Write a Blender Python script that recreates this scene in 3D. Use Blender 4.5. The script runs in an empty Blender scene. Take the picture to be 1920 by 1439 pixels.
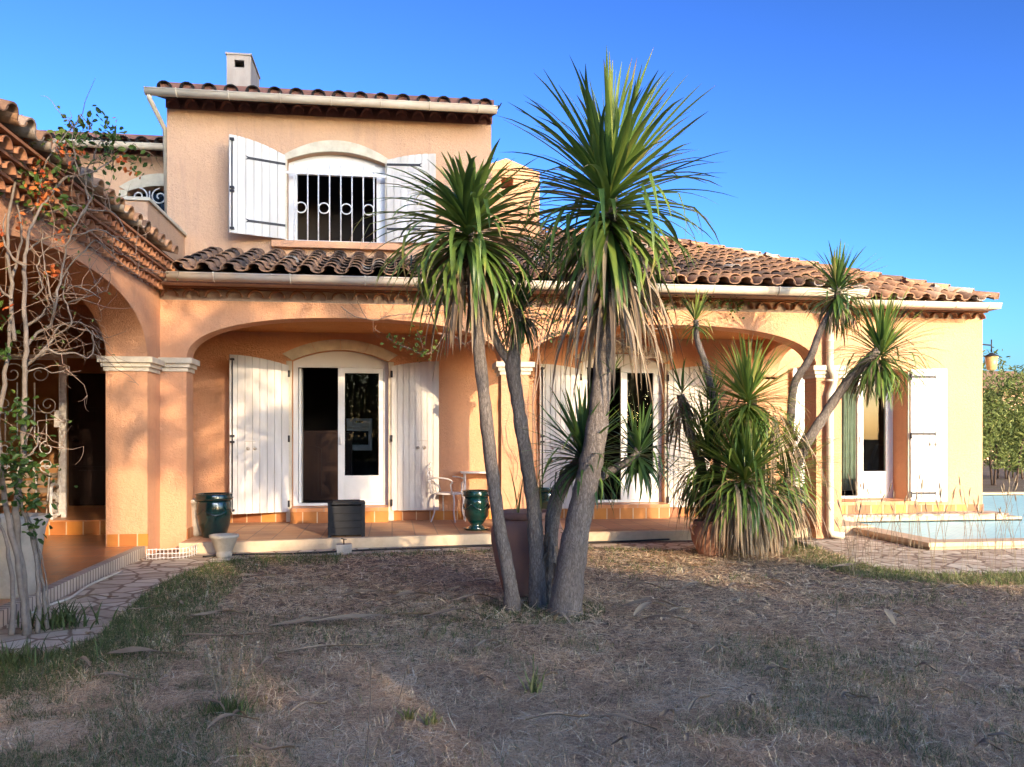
import bpy, math, random
import numpy as np
from mathutils import Vector, Matrix
from mathutils.geometry import tessellate_polygon
random.seed(7); rng = np.random.default_rng(7)
scene = bpy.context.scene
COL = scene.collection
R = math.radians; PI = math.pi
V = Vector
# ------------------------------------------------------------------ camera frame
YAW = R(8.0); CA, SA = math.cos(YAW), math.sin(YAW); H = 1.45; FPX = 1600.0; HY = 815.0
RT = V((CA, -SA, 0)); FW = V((SA, CA, 0)); CAMP = V((0, 0, H))
def ray(px, py): return FW + RT*((px-960)/FPX) + V((0, 0, 1))*((HY-py)/FPX)
def PD(px, py, d): return CAMP + ray(px, py)*d
def PY(px, py, y): r = ray(px, py); return CAMP + r*(y/r.y)
def PX(px, py, x): r = ray(px, py); return CAMP + r*(x/r.x)
def PZ(px, py, z): r = ray(px, py); return CAMP + r*((z-H)/r.z)
def XY(px, y): return PY(px, 815, y).x
def ZY(px, py, y): return PY(px, py, y).z

# ------------------------------------------------------------------ materials
def nodes(name):
    m = bpy.data.materials.new(name); m.use_nodes = True
    nt = m.node_tree; nt.nodes.clear()
    return m, nt
def N(nt, t, **kw):
    n = nt.nodes.new(t)
    for k, v in kw.items():
        if k.startswith('i_'):
            key = k[2:].replace('_', ' ')
            n.inputs[key].default_value = v
        else: setattr(n, k, v)
    return n
def rgba(c): return (c[0], c[1], c[2], 1.0)
def L(nt, a, ao, b, bi): nt.links.new(a.outputs[ao], b.inputs[bi])
def mixc(nt, fac, a, b, blend='MIX'):
    m = nt.nodes.new('ShaderNodeMix'); m.data_type = 'RGBA'; m.blend_type = blend
    for i, v in ((0, fac), (6, a), (7, b)):
        if isinstance(v, tuple) and len(v) == 2 and not isinstance(v[0], (int, float)):
            nt.links.new(v[0].outputs[v[1]], m.inputs[i])
        elif i == 0: m.inputs[0].default_value = v
        else: m.inputs[i].default_value = rgba(v)
    return (m, 2)
def ramp(nt, src, stops):
    r = nt.nodes.new('ShaderNodeValToRGB'); e = r.color_ramp.elements
    while len(e) < len(stops): e.new(0.5)
    for el, (p, c) in zip(e, stops):
        el.position = p; el.color = rgba(c) if isinstance(c, (tuple, list)) else (c, c, c, 1)
    nt.links.new(src[0].outputs[src[1]], r.inputs[0]); return (r, 0)
def coords(nt, scale=(1, 1, 1), obj=True):
    tc = nt.nodes.new('ShaderNodeTexCoord'); mp = nt.nodes.new('ShaderNodeMapping')
    mp.inputs['Scale'].default_value = scale
    nt.links.new(tc.outputs['Object'], mp.inputs[0]); return mp
def noise(nt, co, scale, detail=4, rough=.55, dist=0):
    n = nt.nodes.new('ShaderNodeTexNoise'); n.inputs['Scale'].default_value = scale
    n.inputs['Detail'].default_value = detail; n.inputs['Roughness'].default_value = rough
    n.inputs['Distortion'].default_value = dist
    if co: nt.links.new(co.outputs[0], n.inputs['Vector'])
    return n
def finish(m, nt, color, rough=.8, bump=None, bstr=.4, bdist=.01, metal=0, spec=.3, coat=0, bevel=0, trans=0, roughsrc=None, sss=0):
    b = nt.nodes.new('ShaderNodeBsdfPrincipled'); o = nt.nodes.new('ShaderNodeOutputMaterial')
    if isinstance(color[0], (int, float)): b.inputs['Base Color'].default_value = rgba(color)
    else: nt.links.new(color[0].outputs[color[1]], b.inputs['Base Color'])
    b.inputs['Roughness'].default_value = rough; b.inputs['Metallic'].default_value = metal
    b.inputs['Specular IOR Level'].default_value = spec
    if coat: b.inputs['Coat Weight'].default_value = coat; b.inputs['Coat Roughness'].default_value = .12
    if roughsrc: nt.links.new(roughsrc[0].outputs[roughsrc[1]], b.inputs['Roughness'])
    bv = None
    if bevel:
        bv = nt.nodes.new('ShaderNodeBevel'); bv.samples = 4; bv.inputs['Radius'].default_value = bevel
    if bump is not None:
        bp = nt.nodes.new('ShaderNodeBump'); bp.inputs['Strength'].default_value = bstr; bp.inputs['Distance'].default_value = bdist
        nt.links.new(bump[0].outputs[bump[1]], bp.inputs['Height'])
        if bv: nt.links.new(bv.outputs[0], bp.inputs['Normal'])
        nt.links.new(bp.outputs[0], b.inputs['Normal'])
    elif bv: nt.links.new(bv.outputs[0], b.inputs['Normal'])
    if trans:
        t = nt.nodes.new('ShaderNodeBsdfTranslucent'); ms = nt.nodes.new('ShaderNodeMixShader'); ms.inputs[0].default_value = trans
        if isinstance(color[0], (int, float)): t.inputs[0].default_value = rgba(color)
        else: nt.links.new(color[0].outputs[color[1]], t.inputs[0])
        nt.links.new(b.outputs[0], ms.inputs[1]); nt.links.new(t.outputs[0], ms.inputs[2]); nt.links.new(ms.outputs[0], o.inputs[0])
    else: nt.links.new(b.outputs[0], o.inputs[0])
    return m
def simple(name, c1, c2=None, scale=8, rough=.8, bscale=40, bstr=.2, bdist=.005, stretch=(1, 1, 1), **kw):
    m, nt = nodes(name); co = coords(nt, stretch)
    if c2 is None: c2 = tuple(x*.8 for x in c1)
    n = noise(nt, co, scale, 6, .65); col = mixc(nt, ramp(nt, (n, 0), [(.35, 0), (.68, 1)]), c1, c2)
    bn = noise(nt, co, bscale, 4)
    return finish(m, nt, col, rough, (bn, 0), bstr, bdist, **kw)
def tinted(name, stops, scale=20, var=.35, rough=.8, bscale=40, bstr=.2, bdist=.004, **kw):
    """colour from the per-vertex attribute t, broken by noise"""
    m, nt = nodes(name); a = nt.nodes.new('ShaderNodeAttribute'); a.attribute_name = 't'
    co = coords(nt); n = noise(nt, co, scale, 4, .6)
    c = ramp(nt, (a, 2), stops)
    d = mixc(nt, var, c, ramp(nt, (n, 0), [(.3, .35), (.7, 1.0)]), 'MULTIPLY')
    bn = noise(nt, co, bscale, 3)
    return finish(m, nt, d, rough, (bn, 0), bstr, bdist, **kw)
def stucco(name, c, c2, stain=.5):
    m, nt = nodes(name); co = coords(nt)
    big = noise(nt, co, .9, 5, .6); fine = noise(nt, co, 16, 4, .6)
    col = mixc(nt, ramp(nt, (big, 0), [(.35, 0), (.7, 1)]), c, c2)
    col = mixc(nt, ramp(nt, (fine, 0), [(.4, .0), (.75, .35)]), col, tuple(x*.78 for x in c))
    st = coords(nt, (2.2, 2.2, .25)); sn = noise(nt, st, 2.5, 6, .7)
    col = mixc(nt, ramp(nt, (sn, 0), [(.52, 0), (.8, stain)]), col, (c[0]*.55, c[1]*.58, c[2]*.7))
    vo = nt.nodes.new('ShaderNodeTexVoronoi'); vo.inputs['Scale'].default_value = 34; vo.inputs['Randomness'].default_value = 1
    wn = noise(nt, co, 28, 5, .65, .6)
    nt.links.new(mixc(nt, .12, (co, 0), (wn, 1))[0].outputs[2], vo.inputs['Vector'])
    h = mixc(nt, .45, (wn, 0), (vo, 0))
    return finish(m, nt, col, .92, h, .75, .022, spec=.15, bevel=.018)
M = {}
M['wall'] = stucco('peach_stucco', (.72, .375, .20), (.64, .33, .175))
M['wall_up'] = stucco('pale_peach_stucco', (.66, .41, .25), (.59, .36, .22))
M['ceil'] = stucco('orange_ceiling', (.62, .27, .09), (.56, .24, .08))
M['stone'] = simple('cream_stone', (.66, .58, .43), (.50, .43, .31), 6, .85, 30, .35, .008, bevel=.008)
M['white'] = simple('white_paint', (.80, .77, .70), (.72, .68, .60), 3, .5, 60, .08, .003, spec=.4)
M['shutter'] = simple('shutter_paint', (.68, .64, .57), (.50, .45, .38), 3.5, .55, 50, .12, .003, stretch=(1, 1, .2), spec=.35)
M['pvc'] = simple('white_frame', (.72, .70, .65), (.66, .64, .59), 3, .35, 40, .03, .002, spec=.45)
M['iron'] = simple('white_iron', (.78, .75, .70), (.55, .50, .44), 25, .5, 60, .3, .003)
M['blackiron'] = simple('black_iron', (.02, .02, .022), (.035, .03, .03), 20, .5, 60, .3, .003)
M['gutter'] = simple('gutter_paint', (.72, .62, .46), (.56, .46, .33), 2.0, .45, 20, .05, .002, stretch=(1, 1, 4), spec=.4)
M['tile'] = tinted('clay_tile', [(0, (.10, .07, .055)), (.3, (.21, .125, .08)), (.6, (.34, .19, .11)), (.85, (.46, .26, .14)), (1, (.40, .33, .26))], 14, .55, .9, 60, .5, .006)
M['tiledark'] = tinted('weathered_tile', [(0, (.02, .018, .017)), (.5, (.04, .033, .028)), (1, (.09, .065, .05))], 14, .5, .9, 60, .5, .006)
M['geno'] = tinted('genoise_tile', [(0, (.24, .10, .05)), (1, (.42, .19, .09))], 20, .3, .85, 50, .3, .004)
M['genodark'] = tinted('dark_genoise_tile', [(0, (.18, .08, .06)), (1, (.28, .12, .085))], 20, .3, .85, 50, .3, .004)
M['mortar'] = simple('mortar', (.50, .36, .25), (.40, .28, .20), 15, .95, 50, .5, .01)
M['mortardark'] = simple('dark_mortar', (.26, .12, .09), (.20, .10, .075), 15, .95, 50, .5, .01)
M['terra'] = simple('terracotta', (.42, .19, .10), (.30, .15, .10), 4, .8, 30, .3, .008)
M['oldjar'] = simple('old_terracotta', (.36, .19, .12), (.22, .14, .12), 2.2, .75, 20, .3, .008, spec=.35)
M['greypot'] = simple('grey_pot', (.50, .44, .35), (.34, .30, .24), 7, .85, 30, .4, .006)
M['greengl'] = simple('green_glaze', (.004, .036, .026), (.003, .016, .020), 5, .16, 14, .25, .008, spec=.5, coat=.7)
M['black'] = simple('black_plastic', (.010, .010, .011), (.018, .017, .017), 10, .6, 60, .15, .003)
M['wood'] = simple('dark_wood', (.055, .016, .006), (.035, .010, .004), 3, .5, 30, .2, .003, stretch=(6, 6, .6))
M['doorwood'] = simple('door_wood', (.028, .013, .008), (.018, .008, .005), 3, .45, 30, .3, .004, stretch=(8, 8, .6))
M['slat'] = simple('weathered_slat', (.30, .22, .15), (.20, .15, .10), 4, .8, 40, .3, .004, stretch=(.5, 6, 6))
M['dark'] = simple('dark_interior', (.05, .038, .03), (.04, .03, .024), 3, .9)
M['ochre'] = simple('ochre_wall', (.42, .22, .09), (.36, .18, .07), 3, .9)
M['greyplank'] = simple('grey_board', (.34, .33, .32), (.25, .24, .24), 6, .6)
M['hose'] = simple('black_rubber', (.015, .015, .015), None, 8, .5)
M['cord'] = simple('cream_cord', (.6, .55, .45), None, 8, .6)
M['chimney'] = simple('grey_render', (.40, .34, .28), (.30, .25, .21), 5, .9, 30, .4, .008, stretch=(1, 1, .3))
def bark(name, c1, c2, c3):
    m, nt = nodes(name); co = coords(nt, (1, 1, .22))
    vo = nt.nodes.new('ShaderNodeTexVoronoi'); vo.feature = 'DISTANCE_TO_EDGE'; vo.inputs['Scale'].default_value = 75
    ds = noise(nt, co, 22, 5, .7); nt.links.new(mixc(nt, .06, (co, 0), (ds, 1))[0].outputs[2], vo.inputs['Vector'])
    n = noise(nt, co, 7, 6, .75); n2 = noise(nt, co, 60, 5, .7)
    col = mixc(nt, ramp(nt, (n, 0), [(.35, 0), (.65, 1)]), c1, c2)
    cr = ramp(nt, (vo, 0), [(0, .25), (.22, 1)])
    col = mixc(nt, cr, c3, col); col = mixc(nt, .6, col, ramp(nt, (n2, 0), [(.3, .45), (.65, 1)]), 'MULTIPLY')
    h = mixc(nt, .5, cr, (n2, 0))
    return finish(m, nt, col, .9, h, .8, .014)
M['bark'] = bark('cabbage_tree_bark', (.36, .30, .24), (.24, .20, .165), (.11, .085, .068))
M['branch'] = simple('pale_branch', (.235, .195, .155), (.14, .115, .09), 14, .85, 50, .5, .004)
M['twig'] = simple('brown_twig', (.34, .23, .15), (.20, .13, .09), 14, .85, 50, .4, .003)
M['pinebark'] = simple('pine_bark', (.10, .065, .045), (.05, .035, .025), 6, .95, 20, .8, .03)
M['cord_leaf'] = tinted('cabbage_leaf', [(0, (.05, .105, .03)), (.4, (.13, .225, .045)), (.72, (.25, .34, .06)), (.86, (.40, .42, .08)), (.93, (.42, .34, .14)), (1, (.34, .22, .10))], 7, .3, .40, 30, .1, .002, spec=.5, trans=.30)
M['dead'] = tinted('dead_leaf', [(0, (.13, .085, .05)), (.5, (.27, .19, .115)), (1, (.42, .33, .21))], 12, .35, .85, 30, .3, .003, trans=.1)
M['leaf'] = tinted('green_leaf', [(0, (.03, .065, .015)), (.5, (.07, .13, .025)), (1, (.16, .22, .04))], 9, .2, .5, 30, .1, .002, trans=.3)
M['oleander'] = tinted('olive_leaf', [(0, (.07, .10, .025)), (.5, (.16, .20, .05)), (1, (.30, .32, .10))], 3, .3, .6, 30, .1, .002, trans=.25)
M['pine'] = tinted('pine_needles', [(0, (.02, .04, .015)), (1, (.06, .09, .03))], 9, .2, .7, 30, .1, .002, trans=.1)
M['flower'] = tinted('orange_petal', [(0, (.45, .07, .02)), (1, (.75, .25, .06))], 9, .2, .6, 30, .1, .002, trans=.3)
M['seed'] = tinted('seed_head', [(0, (.24, .18, .12)), (1, (.42, .34, .22))], 9, .2, .8, 30, .1, .002, trans=.2)
M['straw'] = tinted('dry_straw', [(0, (.26, .16, .095)), (.35, (.64, .42, .235)), (.62, (.84, .61, .35)), (.85, (.88, .72, .45)), (1, (.90, .80, .56))], 5, .15, .85, 30, .05, .001, spec=.15)
M['grass'] = tinted('green_grass', [(0, (.06, .09, .035)), (.4, (.12, .16, .055)), (.75, (.22, .25, .08)), (1, (.40, .38, .17))], 5, .15, .7, 30, .05, .001, trans=.25, spec=.2)
def glass(name, tint=(.9, .95, .95), boost=.12):
    m, nt = nodes(name); o = nt.nodes.new('ShaderNodeOutputMaterial'); t = nt.nodes.new('ShaderNodeBsdfTransparent'); t.inputs[0].default_value = rgba(tint)
    g = nt.nodes.new('ShaderNodeBsdfGlossy'); g.inputs['Roughness'].default_value = .01
    f = nt.nodes.new('ShaderNodeFresnel'); f.inputs[0].default_value = 1.5
    ad = nt.nodes.new('ShaderNodeMath'); ad.operation = 'MULTIPLY'; ad.inputs[1].default_value = .28; nt.links.new(f.outputs[0], ad.inputs[0])
    ms = nt.nodes.new('ShaderNodeMixShader'); nt.links.new(ad.outputs[0], ms.inputs[0]); nt.links.new(t.outputs[0], ms.inputs[1]); nt.links.new(g.outputs[0], ms.inputs[2]); nt.links.new(ms.outputs[0], o.inputs[0])
    return m
M['glass'] = glass('window_glass', (.75, .8, .8), .0)
def pool_surface():
    m, nt = nodes('pool_water'); o = nt.nodes.new('ShaderNodeOutputMaterial'); t = nt.nodes.new('ShaderNodeBsdfTransparent'); t.inputs[0].default_value = (.62, .92, .95, 1)
    g = nt.nodes.new('ShaderNodeBsdfGlossy'); g.inputs['Roughness'].default_value = .02
    f = nt.nodes.new('ShaderNodeFresnel'); f.inputs[0].default_value = 1.33
    co = coords(nt, (1, 1, 1)); n = noise(nt, co, 7, 3); bp = nt.nodes.new('ShaderNodeBump'); bp.inputs['Strength'].default_value = .25; bp.inputs['Distance'].default_value = .02
    nt.links.new(n.outputs[0], bp.inputs['Height']); nt.links.new(bp.outputs[0], g.inputs['Normal']); nt.links.new(bp.outputs[0], f.inputs['Normal'])
    ms = nt.nodes.new('ShaderNodeMixShader'); nt.links.new(f.outputs[0], ms.inputs[0]); nt.links.new(t.outputs[0], ms.inputs[1]); nt.links.new(g.outputs[0], ms.inputs[2]); nt.links.new(ms.outputs[0], o.inputs[0])
    return m
M['pool_surface'] = pool_surface()
def brickmat(name, c1, c2, mortar, bw, bh, ms=.01, rough=.6, offset=0, rot=(0, 0, 0), bstr=.3, dirt=.3, spec=.3):
    m, nt = nodes(name); tc = nt.nodes.new('ShaderNodeTexCoord'); mp = nt.nodes.new('ShaderNodeMapping'); mp.inputs['Rotation'].default_value = rot
    nt.links.new(tc.outputs['Object'], mp.inputs[0])
    b = nt.nodes.new('ShaderNodeTexBrick'); b.offset = offset; b.inputs['Scale'].default_value = 1
    b.inputs['Brick Width'].default_value = bw; b.inputs['Row Height'].default_value = bh; b.inputs['Mortar Size'].default_value = ms; b.inputs['Mortar Smooth'].default_value = .2
    b.inputs['Color1'].default_value = rgba(c1); b.inputs['Color2'].default_value = rgba(c2); b.inputs['Mortar'].default_value = rgba(mortar)
    nt.links.new(mp.outputs[0], b.inputs['Vector'])
    n = noise(nt, mp, 3, 6, .7)
    col = mixc(nt, dirt, (b, 0), ramp(nt, (n, 0), [(.3, .45), (.7, 1.0)]), 'MULTIPLY')
    inv = nt.nodes.new('ShaderNodeMath'); inv.operation = 'SUBTRACT'; inv.inputs[0].default_value = 1; nt.links.new(b.outputs['Fac'], inv.inputs[1])
    return finish(m, nt, col, rough, (inv, 0), bstr, .004, spec=spec)
M['floor_porch'] = brickmat('terrace_tile', (.56, .33, .17), (.46, .25, .13), (.30, .20, .13), .3, .3, .008, .75)
M['floor_wing'] = brickmat('glossy_terracotta_tile', (.66, .29, .11), (.55, .23, .09), (.45, .27, .17), .4, .2, .008, .35, .5)
M['skirt'] = brickmat('amber_skirting', (.62, .24, .04), (.30, .10, .035), (.6, .42, .25), .21, 5, .008, .45, 0, (0, 0, 0))
M['skirty'] = brickmat('skirting_side', (.45, .17, .045), (.34, .12, .04), (.6, .42, .25), 5, .21, .008, .45, 0)
M['edging'] = brickmat('edging_stone', (.66, .55, .42), (.54, .44, .33), (.22, .17, .13), 5, .075, .012, .9, 0, bstr=.8, dirt=.6)
M['mosaic'] = brickmat('pool_mosaic', (.30, .66, .66), (.36, .74, .73), (.60, .80, .76), .10, .10, .014, .45, 0, bstr=.15, dirt=.3, spec=.12)
M['coping'] = simple('coping_stone', (.62, .47, .30), (.48, .36, .23), 5, .85, 30, .4, .006)
def paving():
    m, nt = nodes('crazy_paving'); co = coords(nt, (1.0, 1.0, 1)); ds = noise(nt, co, 1.8, 3, .5)
    vm = mixc(nt, .14, (co, 0), (ds, 1))
    v1 = nt.nodes.new('ShaderNodeTexVoronoi'); v1.feature = 'DISTANCE_TO_EDGE'; v1.inputs['Scale'].default_value = 5.2
    v2 = nt.nodes.new('ShaderNodeTexVoronoi'); v2.inputs['Scale'].default_value = 5.2
    nt.links.new(vm[0].outputs[2], v1.inputs['Vector']); nt.links.new(vm[0].outputs[2], v2.inputs['Vector'])
    sp = nt.nodes.new('ShaderNodeSeparateColor'); nt.links.new(v2.outputs['Color'], sp.inputs[0])
    c = ramp(nt, (sp, 0), [(0, (.46, .36, .25)), (.5, (.62, .51, .37)), (1, (.76, .67, .50))])
    n = noise(nt, co, 9, 6, .7); c = mixc(nt, .5, c, ramp(nt, (n, 0), [(.3, .5), (.7, 1)]), 'MULTIPLY')
    e = ramp(nt, (v1, 0), [(.04, 0), (.085, 1)])
    c = mixc(nt, e, (.24, .17, .11), c)
    return finish(m, nt, c, .85, e, .5, .012)
M['paving'] = paving()
def lawnmat():
    m, nt = nodes('dry_lawn'); co = coords(nt)
    n1 = noise(nt, co, 1.1, 5, .6); n2 = noise(nt, co, 26, 6, .75); n3 = noise(nt, co, .6, 4, .6)
    c = mixc(nt, ramp(nt, (n1, 0), [(.4, 0), (.62, 1)]), (.26, .19, .14), (.34, .27, .20))
    c = mixc(nt, ramp(nt, (n3, 0), [(.5, 0), (.68, .6)]), c, (.18, .18, .10))
    c = mixc(nt, ramp(nt, (n2, 0), [(.35, 0), (.7, 1)]), tuple((.075, .055, .04)), c)
    return finish(m, nt, c, .95, (n2, 0), .7, .03, spec=.1)
M['lawn'] = lawnmat()
M['far'] = simple('far_ground', (.16, .14, .08), (.12, .12, .06), .3, .95)
M['amber'] = simple('amber_glass', (.55, .38, .16), (.45, .30, .12), 20, .3)
M['oven'] = simple('oven_white', (.75, .75, .74), (.70, .70, .69), 5, .3)
M['curtain'] = simple('green_curtain', (.30, .36, .26), (.22, .27, .19), 6, .9)
M['bluefab'] = simple('blue_fabric', (.02, .035, .09), None, 6, .9)

# ------------------------------------------------------------------ mesh builder
class MB:
    def __init__(s): s.v = []; s.f = []; s.m = []; s.t = []; s.sm = []; s.ct = .5; s.cm = 0; s.cs = False
    def V(s, p, t=None): s.v.append((p[0], p[1], p[2])); s.t.append(s.ct if t is None else t); return len(s.v)-1
    def F(s, idx): s.f.append(tuple(idx)); s.m.append(s.cm); s.sm.append(s.cs)
    def quad(s, a, b, c, d): i = [s.V(p) for p in (a, b, c, d)]; s.F(i)
    def box(s, a, b, mtx=None):
        x0, y0, z0 = [min(a[k], b[k]) for k in range(3)]; x1, y1, z1 = [max(a[k], b[k]) for k in range(3)]
        P = [V(p) for p in ((x0, y0, z0), (x1, y0, z0), (x1, y1, z0), (x0, y1, z0), (x0, y0, z1), (x1, y0, z1), (x1, y1, z1), (x0, y1, z1))]
        if mtx is not None: P = [mtx @ p for p in P]
        i = [s.V(p) for p in P]
        for f in ((3, 2, 1, 0), (4, 5, 6, 7), (0, 1, 5, 4), (1, 2, 6, 5), (2, 3, 7, 6), (3, 0, 4, 7)): s.F([i[k] for k in f])
    def tube(s, pts, r, n=6, cap=True):
        pts = [V(p) for p in pts]; k = len(pts)
        rr = r if isinstance(r, (list, tuple)) else [r]*k
        old = s.cs; s.cs = True; rings = []; up = None
        for i, p in enumerate(pts):
            d = (pts[min(i+1, k-1)]-pts[max(i-1, 0)])
            d = d.normalized() if d.length > 1e-9 else V((0, 0, 1))
            if up is None:
                up = V((0, 0, 1)) if abs(d.z) < .9 else V((1, 0, 0))
            a = d.cross(up)
            a = a.normalized() if a.length > 1e-6 else d.orthogonal().normalized()
            b = a.cross(d).normalized(); up = b
            rings.append([s.V(p+(a*math.cos(2*PI*j/n)+b*math.sin(2*PI*j/n))*rr[i]) for j in range(n)])
        for i in range(k-1):
            for j in range(n): s.F((rings[i][j], rings[i][(j+1) % n], rings[i+1][(j+1) % n], rings[i+1][j]))
        if cap: s.F(rings[0][::-1]); s.F(rings[-1])
        s.cs = old
    def lathe(s, c, prof, n=28, sq=None):
        old = s.cs; s.cs = True; rings = []
        for (r, z) in prof:
            rings.append([s.V((c[0]+r*math.cos(2*PI*j/n), c[1]+r*math.sin(2*PI*j/n), c[2]+z)) for j in range(n)])
        for i in range(len(prof)-1):
            for j in range(n): s.F((rings[i][j], rings[i][(j+1) % n], rings[i+1][(j+1) % n], rings[i+1][j]))
        s.F(rings[0][::-1]); s.F(rings[-1]); s.cs = old
    def plate(s, outer, holes, o, u, v, n, t0, t1):
        o, u, v, n = V(o), V(u), V(v), V(n)
        loops = [outer]+list(holes)
        tri = tessellate_polygon([[V((p[0], p[1], 0)) for p in lp] for lp in loops])
        flat = [p for lp in loops for p in lp]
        a = [s.V(o+u*p[0]+v*p[1]+n*t0) for p in flat]; b = [s.V(o+u*p[0]+v*p[1]+n*t1) for p in flat]
        for t in tri: s.F([a[k] for k in t]); s.F([b[k] for k in reversed(t)])
        k0 = 0
        for lp in loops:
            k = len(lp)
            for i in range(k):
                j = (i+1) % k; s.F((a[k0+i], a[k0+j], b[k0+j], b[k0+i]))
            k0 += k
    def build(s, name, mats, parent=None, local=False, fixn=True):
        me = bpy.data.meshes.new(name)
        off = V((0, 0, 0))
        if parent is not None and not local:
            rt = parent
            while rt.parent: rt = rt.parent
            off = V(rt.location)
        arr = np.array(s.v, dtype=np.float64)-np.array(off)
        me.from_pydata(arr.tolist(), [], s.f)
        if not isinstance(mats, (list, tuple)): mats = [mats]
        for m in mats: me.materials.append(m)
        me.polygons.foreach_set('material_index', s.m); me.polygons.foreach_set('use_smooth', s.sm)
        at = me.attributes.new('t', 'FLOAT', 'POINT'); at.data.foreach_set('value', np.array(s.t, dtype=np.float32))
        me.update()
        o = bpy.data.objects.new(name, me); COL.objects.link(o)
        if parent is not None: o.parent = parent
        if fixn and len(s.f) < 60000:
            import bmesh
            bm = bmesh.new(); bm.from_mesh(me); bmesh.ops.recalc_face_normals(bm, faces=bm.faces); bm.to_mesh(me); bm.free()
        return o
def tag(o, label=None, cat=None, group=None, kind=None):
    if label: o['label'] = label
    if cat: o['category'] = cat
    if group: o['group'] = group
    if kind: o['kind'] = kind
    return o
def thing(name, loc, label, cat, group=None, rz=0):
    o = bpy.data.objects.new(name, None); o.empty_display_size = .2; COL.objects.link(o); o.location = loc; o.rotation_euler = (0, 0, rz)
    return tag(o, label, cat, group)
def arch(x0, x1, z0, zs, rise, n=28, e=2.0):
    """opening outline: up the right side, over the arch, down the left"""
    c = (x0+x1)/2; a = (x1-x0)/2; pts = [(x0, z0), (x1, z0)]
    for i in range(n+1):
        th = PI*i/n; cx = math.cos(th); sx = math.sin(th)
        x = math.copysign(abs(cx)**(2/e), cx); z = abs(sx)**(2/e)
        pts.append((c+a*x, zs+rise*z))
    return pts
def segarch(x0, x1, z0, zs, rise, n=16):
    c = (x0+x1)/2; a = (x1-x0)/2; pts = [(x0, z0), (x1, z0)]
    for i in range(n+1):
        x = 1-2*i/n; pts.append((c+a*x, zs+rise*(1-x*x)))
    return pts
XZ = dict(u=(1, 0, 0), v=(0, 0, 1), n=(0, 1, 0))   # plate in a facade plane, n points away from the camera
YZ = dict(u=(0, 1, 0), v=(0, 0, 1), n=(-1, 0, 0))

# ------------------------------------------------------------------ key dimensions
YF, YB = 11.2, 13.2          # porch arcade plane and main wall plane
XW = -2.88                   # wing face
ZT = .13                     # terrace level
house = thing('house', (1.0, 12.2, 0), 'peach stucco country house with arched porch, canal tile roofs and white shutters', 'house')

# ---- porch arcade
mb = MB()
a1 = arch(-2.56, 1.43, ZT-.2, 2.39, .56, 36, 2.4); a2 = arch(1.80, 5.86, ZT-.2, 2.39, .55, 36, 2.4)
outer = [(-2.90, -.2), (-2.56, -.2)] + a1[2:][::-1] + [(1.43, -.2), (1.80, -.2)] + a2[2:][::-1] + [(5.86, -.2), (6.24, -.2), (6.24, 3.14), (-2.90, 3.14)]
# a1[2:] runs right->left; reversed runs left->right
mb.plate(outer, [], (0, YF, 0), t0=0, t1=.34, **XZ)
# end arch of the porch (right side), from pier to main wall
mb.plate([(YF+.342, 2.35)]+[(p[0], p[1]) for p in arch(YF+.342, YB-.003, 2.3, 2.38, .45, 20, 2.2)[2:][::-1]]+[(YB-.003, 2.35), (YB-.003, 3.14), (YF+.342, 3.14)], [], (6.235, 0, 0), t0=0, t1=.3, **YZ)
mb.build('porch_wall', M['wall'], house)
mb = MB(); mb.box((-2.95, YF+.345, 2.985), (5.93, YB-.004, 3.05)); mb.build('porch_ceiling', M['ceil'], house)
# capitals
def capital(mb, x0, x1, y0, y1, z):
    for (dz0, dz1, e) in ((0, .05, .02), (.05, .10, .045), (.10, .17, .075)):
        mb.box((x0-e, y0-e, z+dz0), (x1+e, y1+e, z+dz1))
mb = MB()
capital(mb, -2.87, -2.56, YF, YF+.34, 2.24); mb.build('capital', M['stone'], house)
mb = MB(); capital(mb, 1.43, 1.80, YF, YF+.34, 2.24); mb.build('capital', M['stone'], house)
mb = MB(); capital(mb, 5.86, 6.24, YF, YF+.34, 2.24); mb.build('capital', M['stone'], house)

# ---- main wall with three door openings
k0, k1 = XY(548, YB), XY(728, YB); kz0 = .36; kzs = ZY(548, 676, YB); kr = ZY(638, 657, YB)-kzs
d0, d1 = XY(1093, YB), XY(1245, YB); dzs = ZY(1093, 680, YB); dr = ZY(1169, 662, YB)-dzs
r0, r1 = 7.2, 8.52; rzs = 2.50; rr = .07
mb = MB()
mb.plate([(-3.34, 0), (9.9, 0), (9.9, 3.42), (6.24, 3.42), (6.24, 4.0), (-3.34, 4.0)], [segarch(k0, k1, kz0, kzs, kr), segarch(d0, d1, kz0, dzs, dr), segarch(r0, r1, .36, rzs, rr)], (0, YB, 0), t0=0, t1=.45, **XZ)
mb.build('main_wall', M['wall'], house)
mb = MB(); mb.plate([(YB+.003, 0), (19, 0), (19, 3.3), (YB+.003, 3.42)], [], (9.897, 0, 0), t0=0, t1=.3, **YZ)
mb.box((-3.3, 18.7, 0), (9.5, 19.0, 3.4))
mb.build('side_wall', M['wall'], house)
# interiors
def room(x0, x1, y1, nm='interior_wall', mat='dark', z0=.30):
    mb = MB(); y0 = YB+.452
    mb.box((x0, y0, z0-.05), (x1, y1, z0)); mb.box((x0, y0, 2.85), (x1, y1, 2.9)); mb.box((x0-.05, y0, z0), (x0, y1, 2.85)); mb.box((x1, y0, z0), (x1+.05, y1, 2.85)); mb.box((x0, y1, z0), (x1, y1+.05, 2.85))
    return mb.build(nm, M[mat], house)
room(-3.1, 1.6, 16.6); room(1.75, 6.1, 16.6); room(6.3, 9.55, 16.8)
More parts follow.
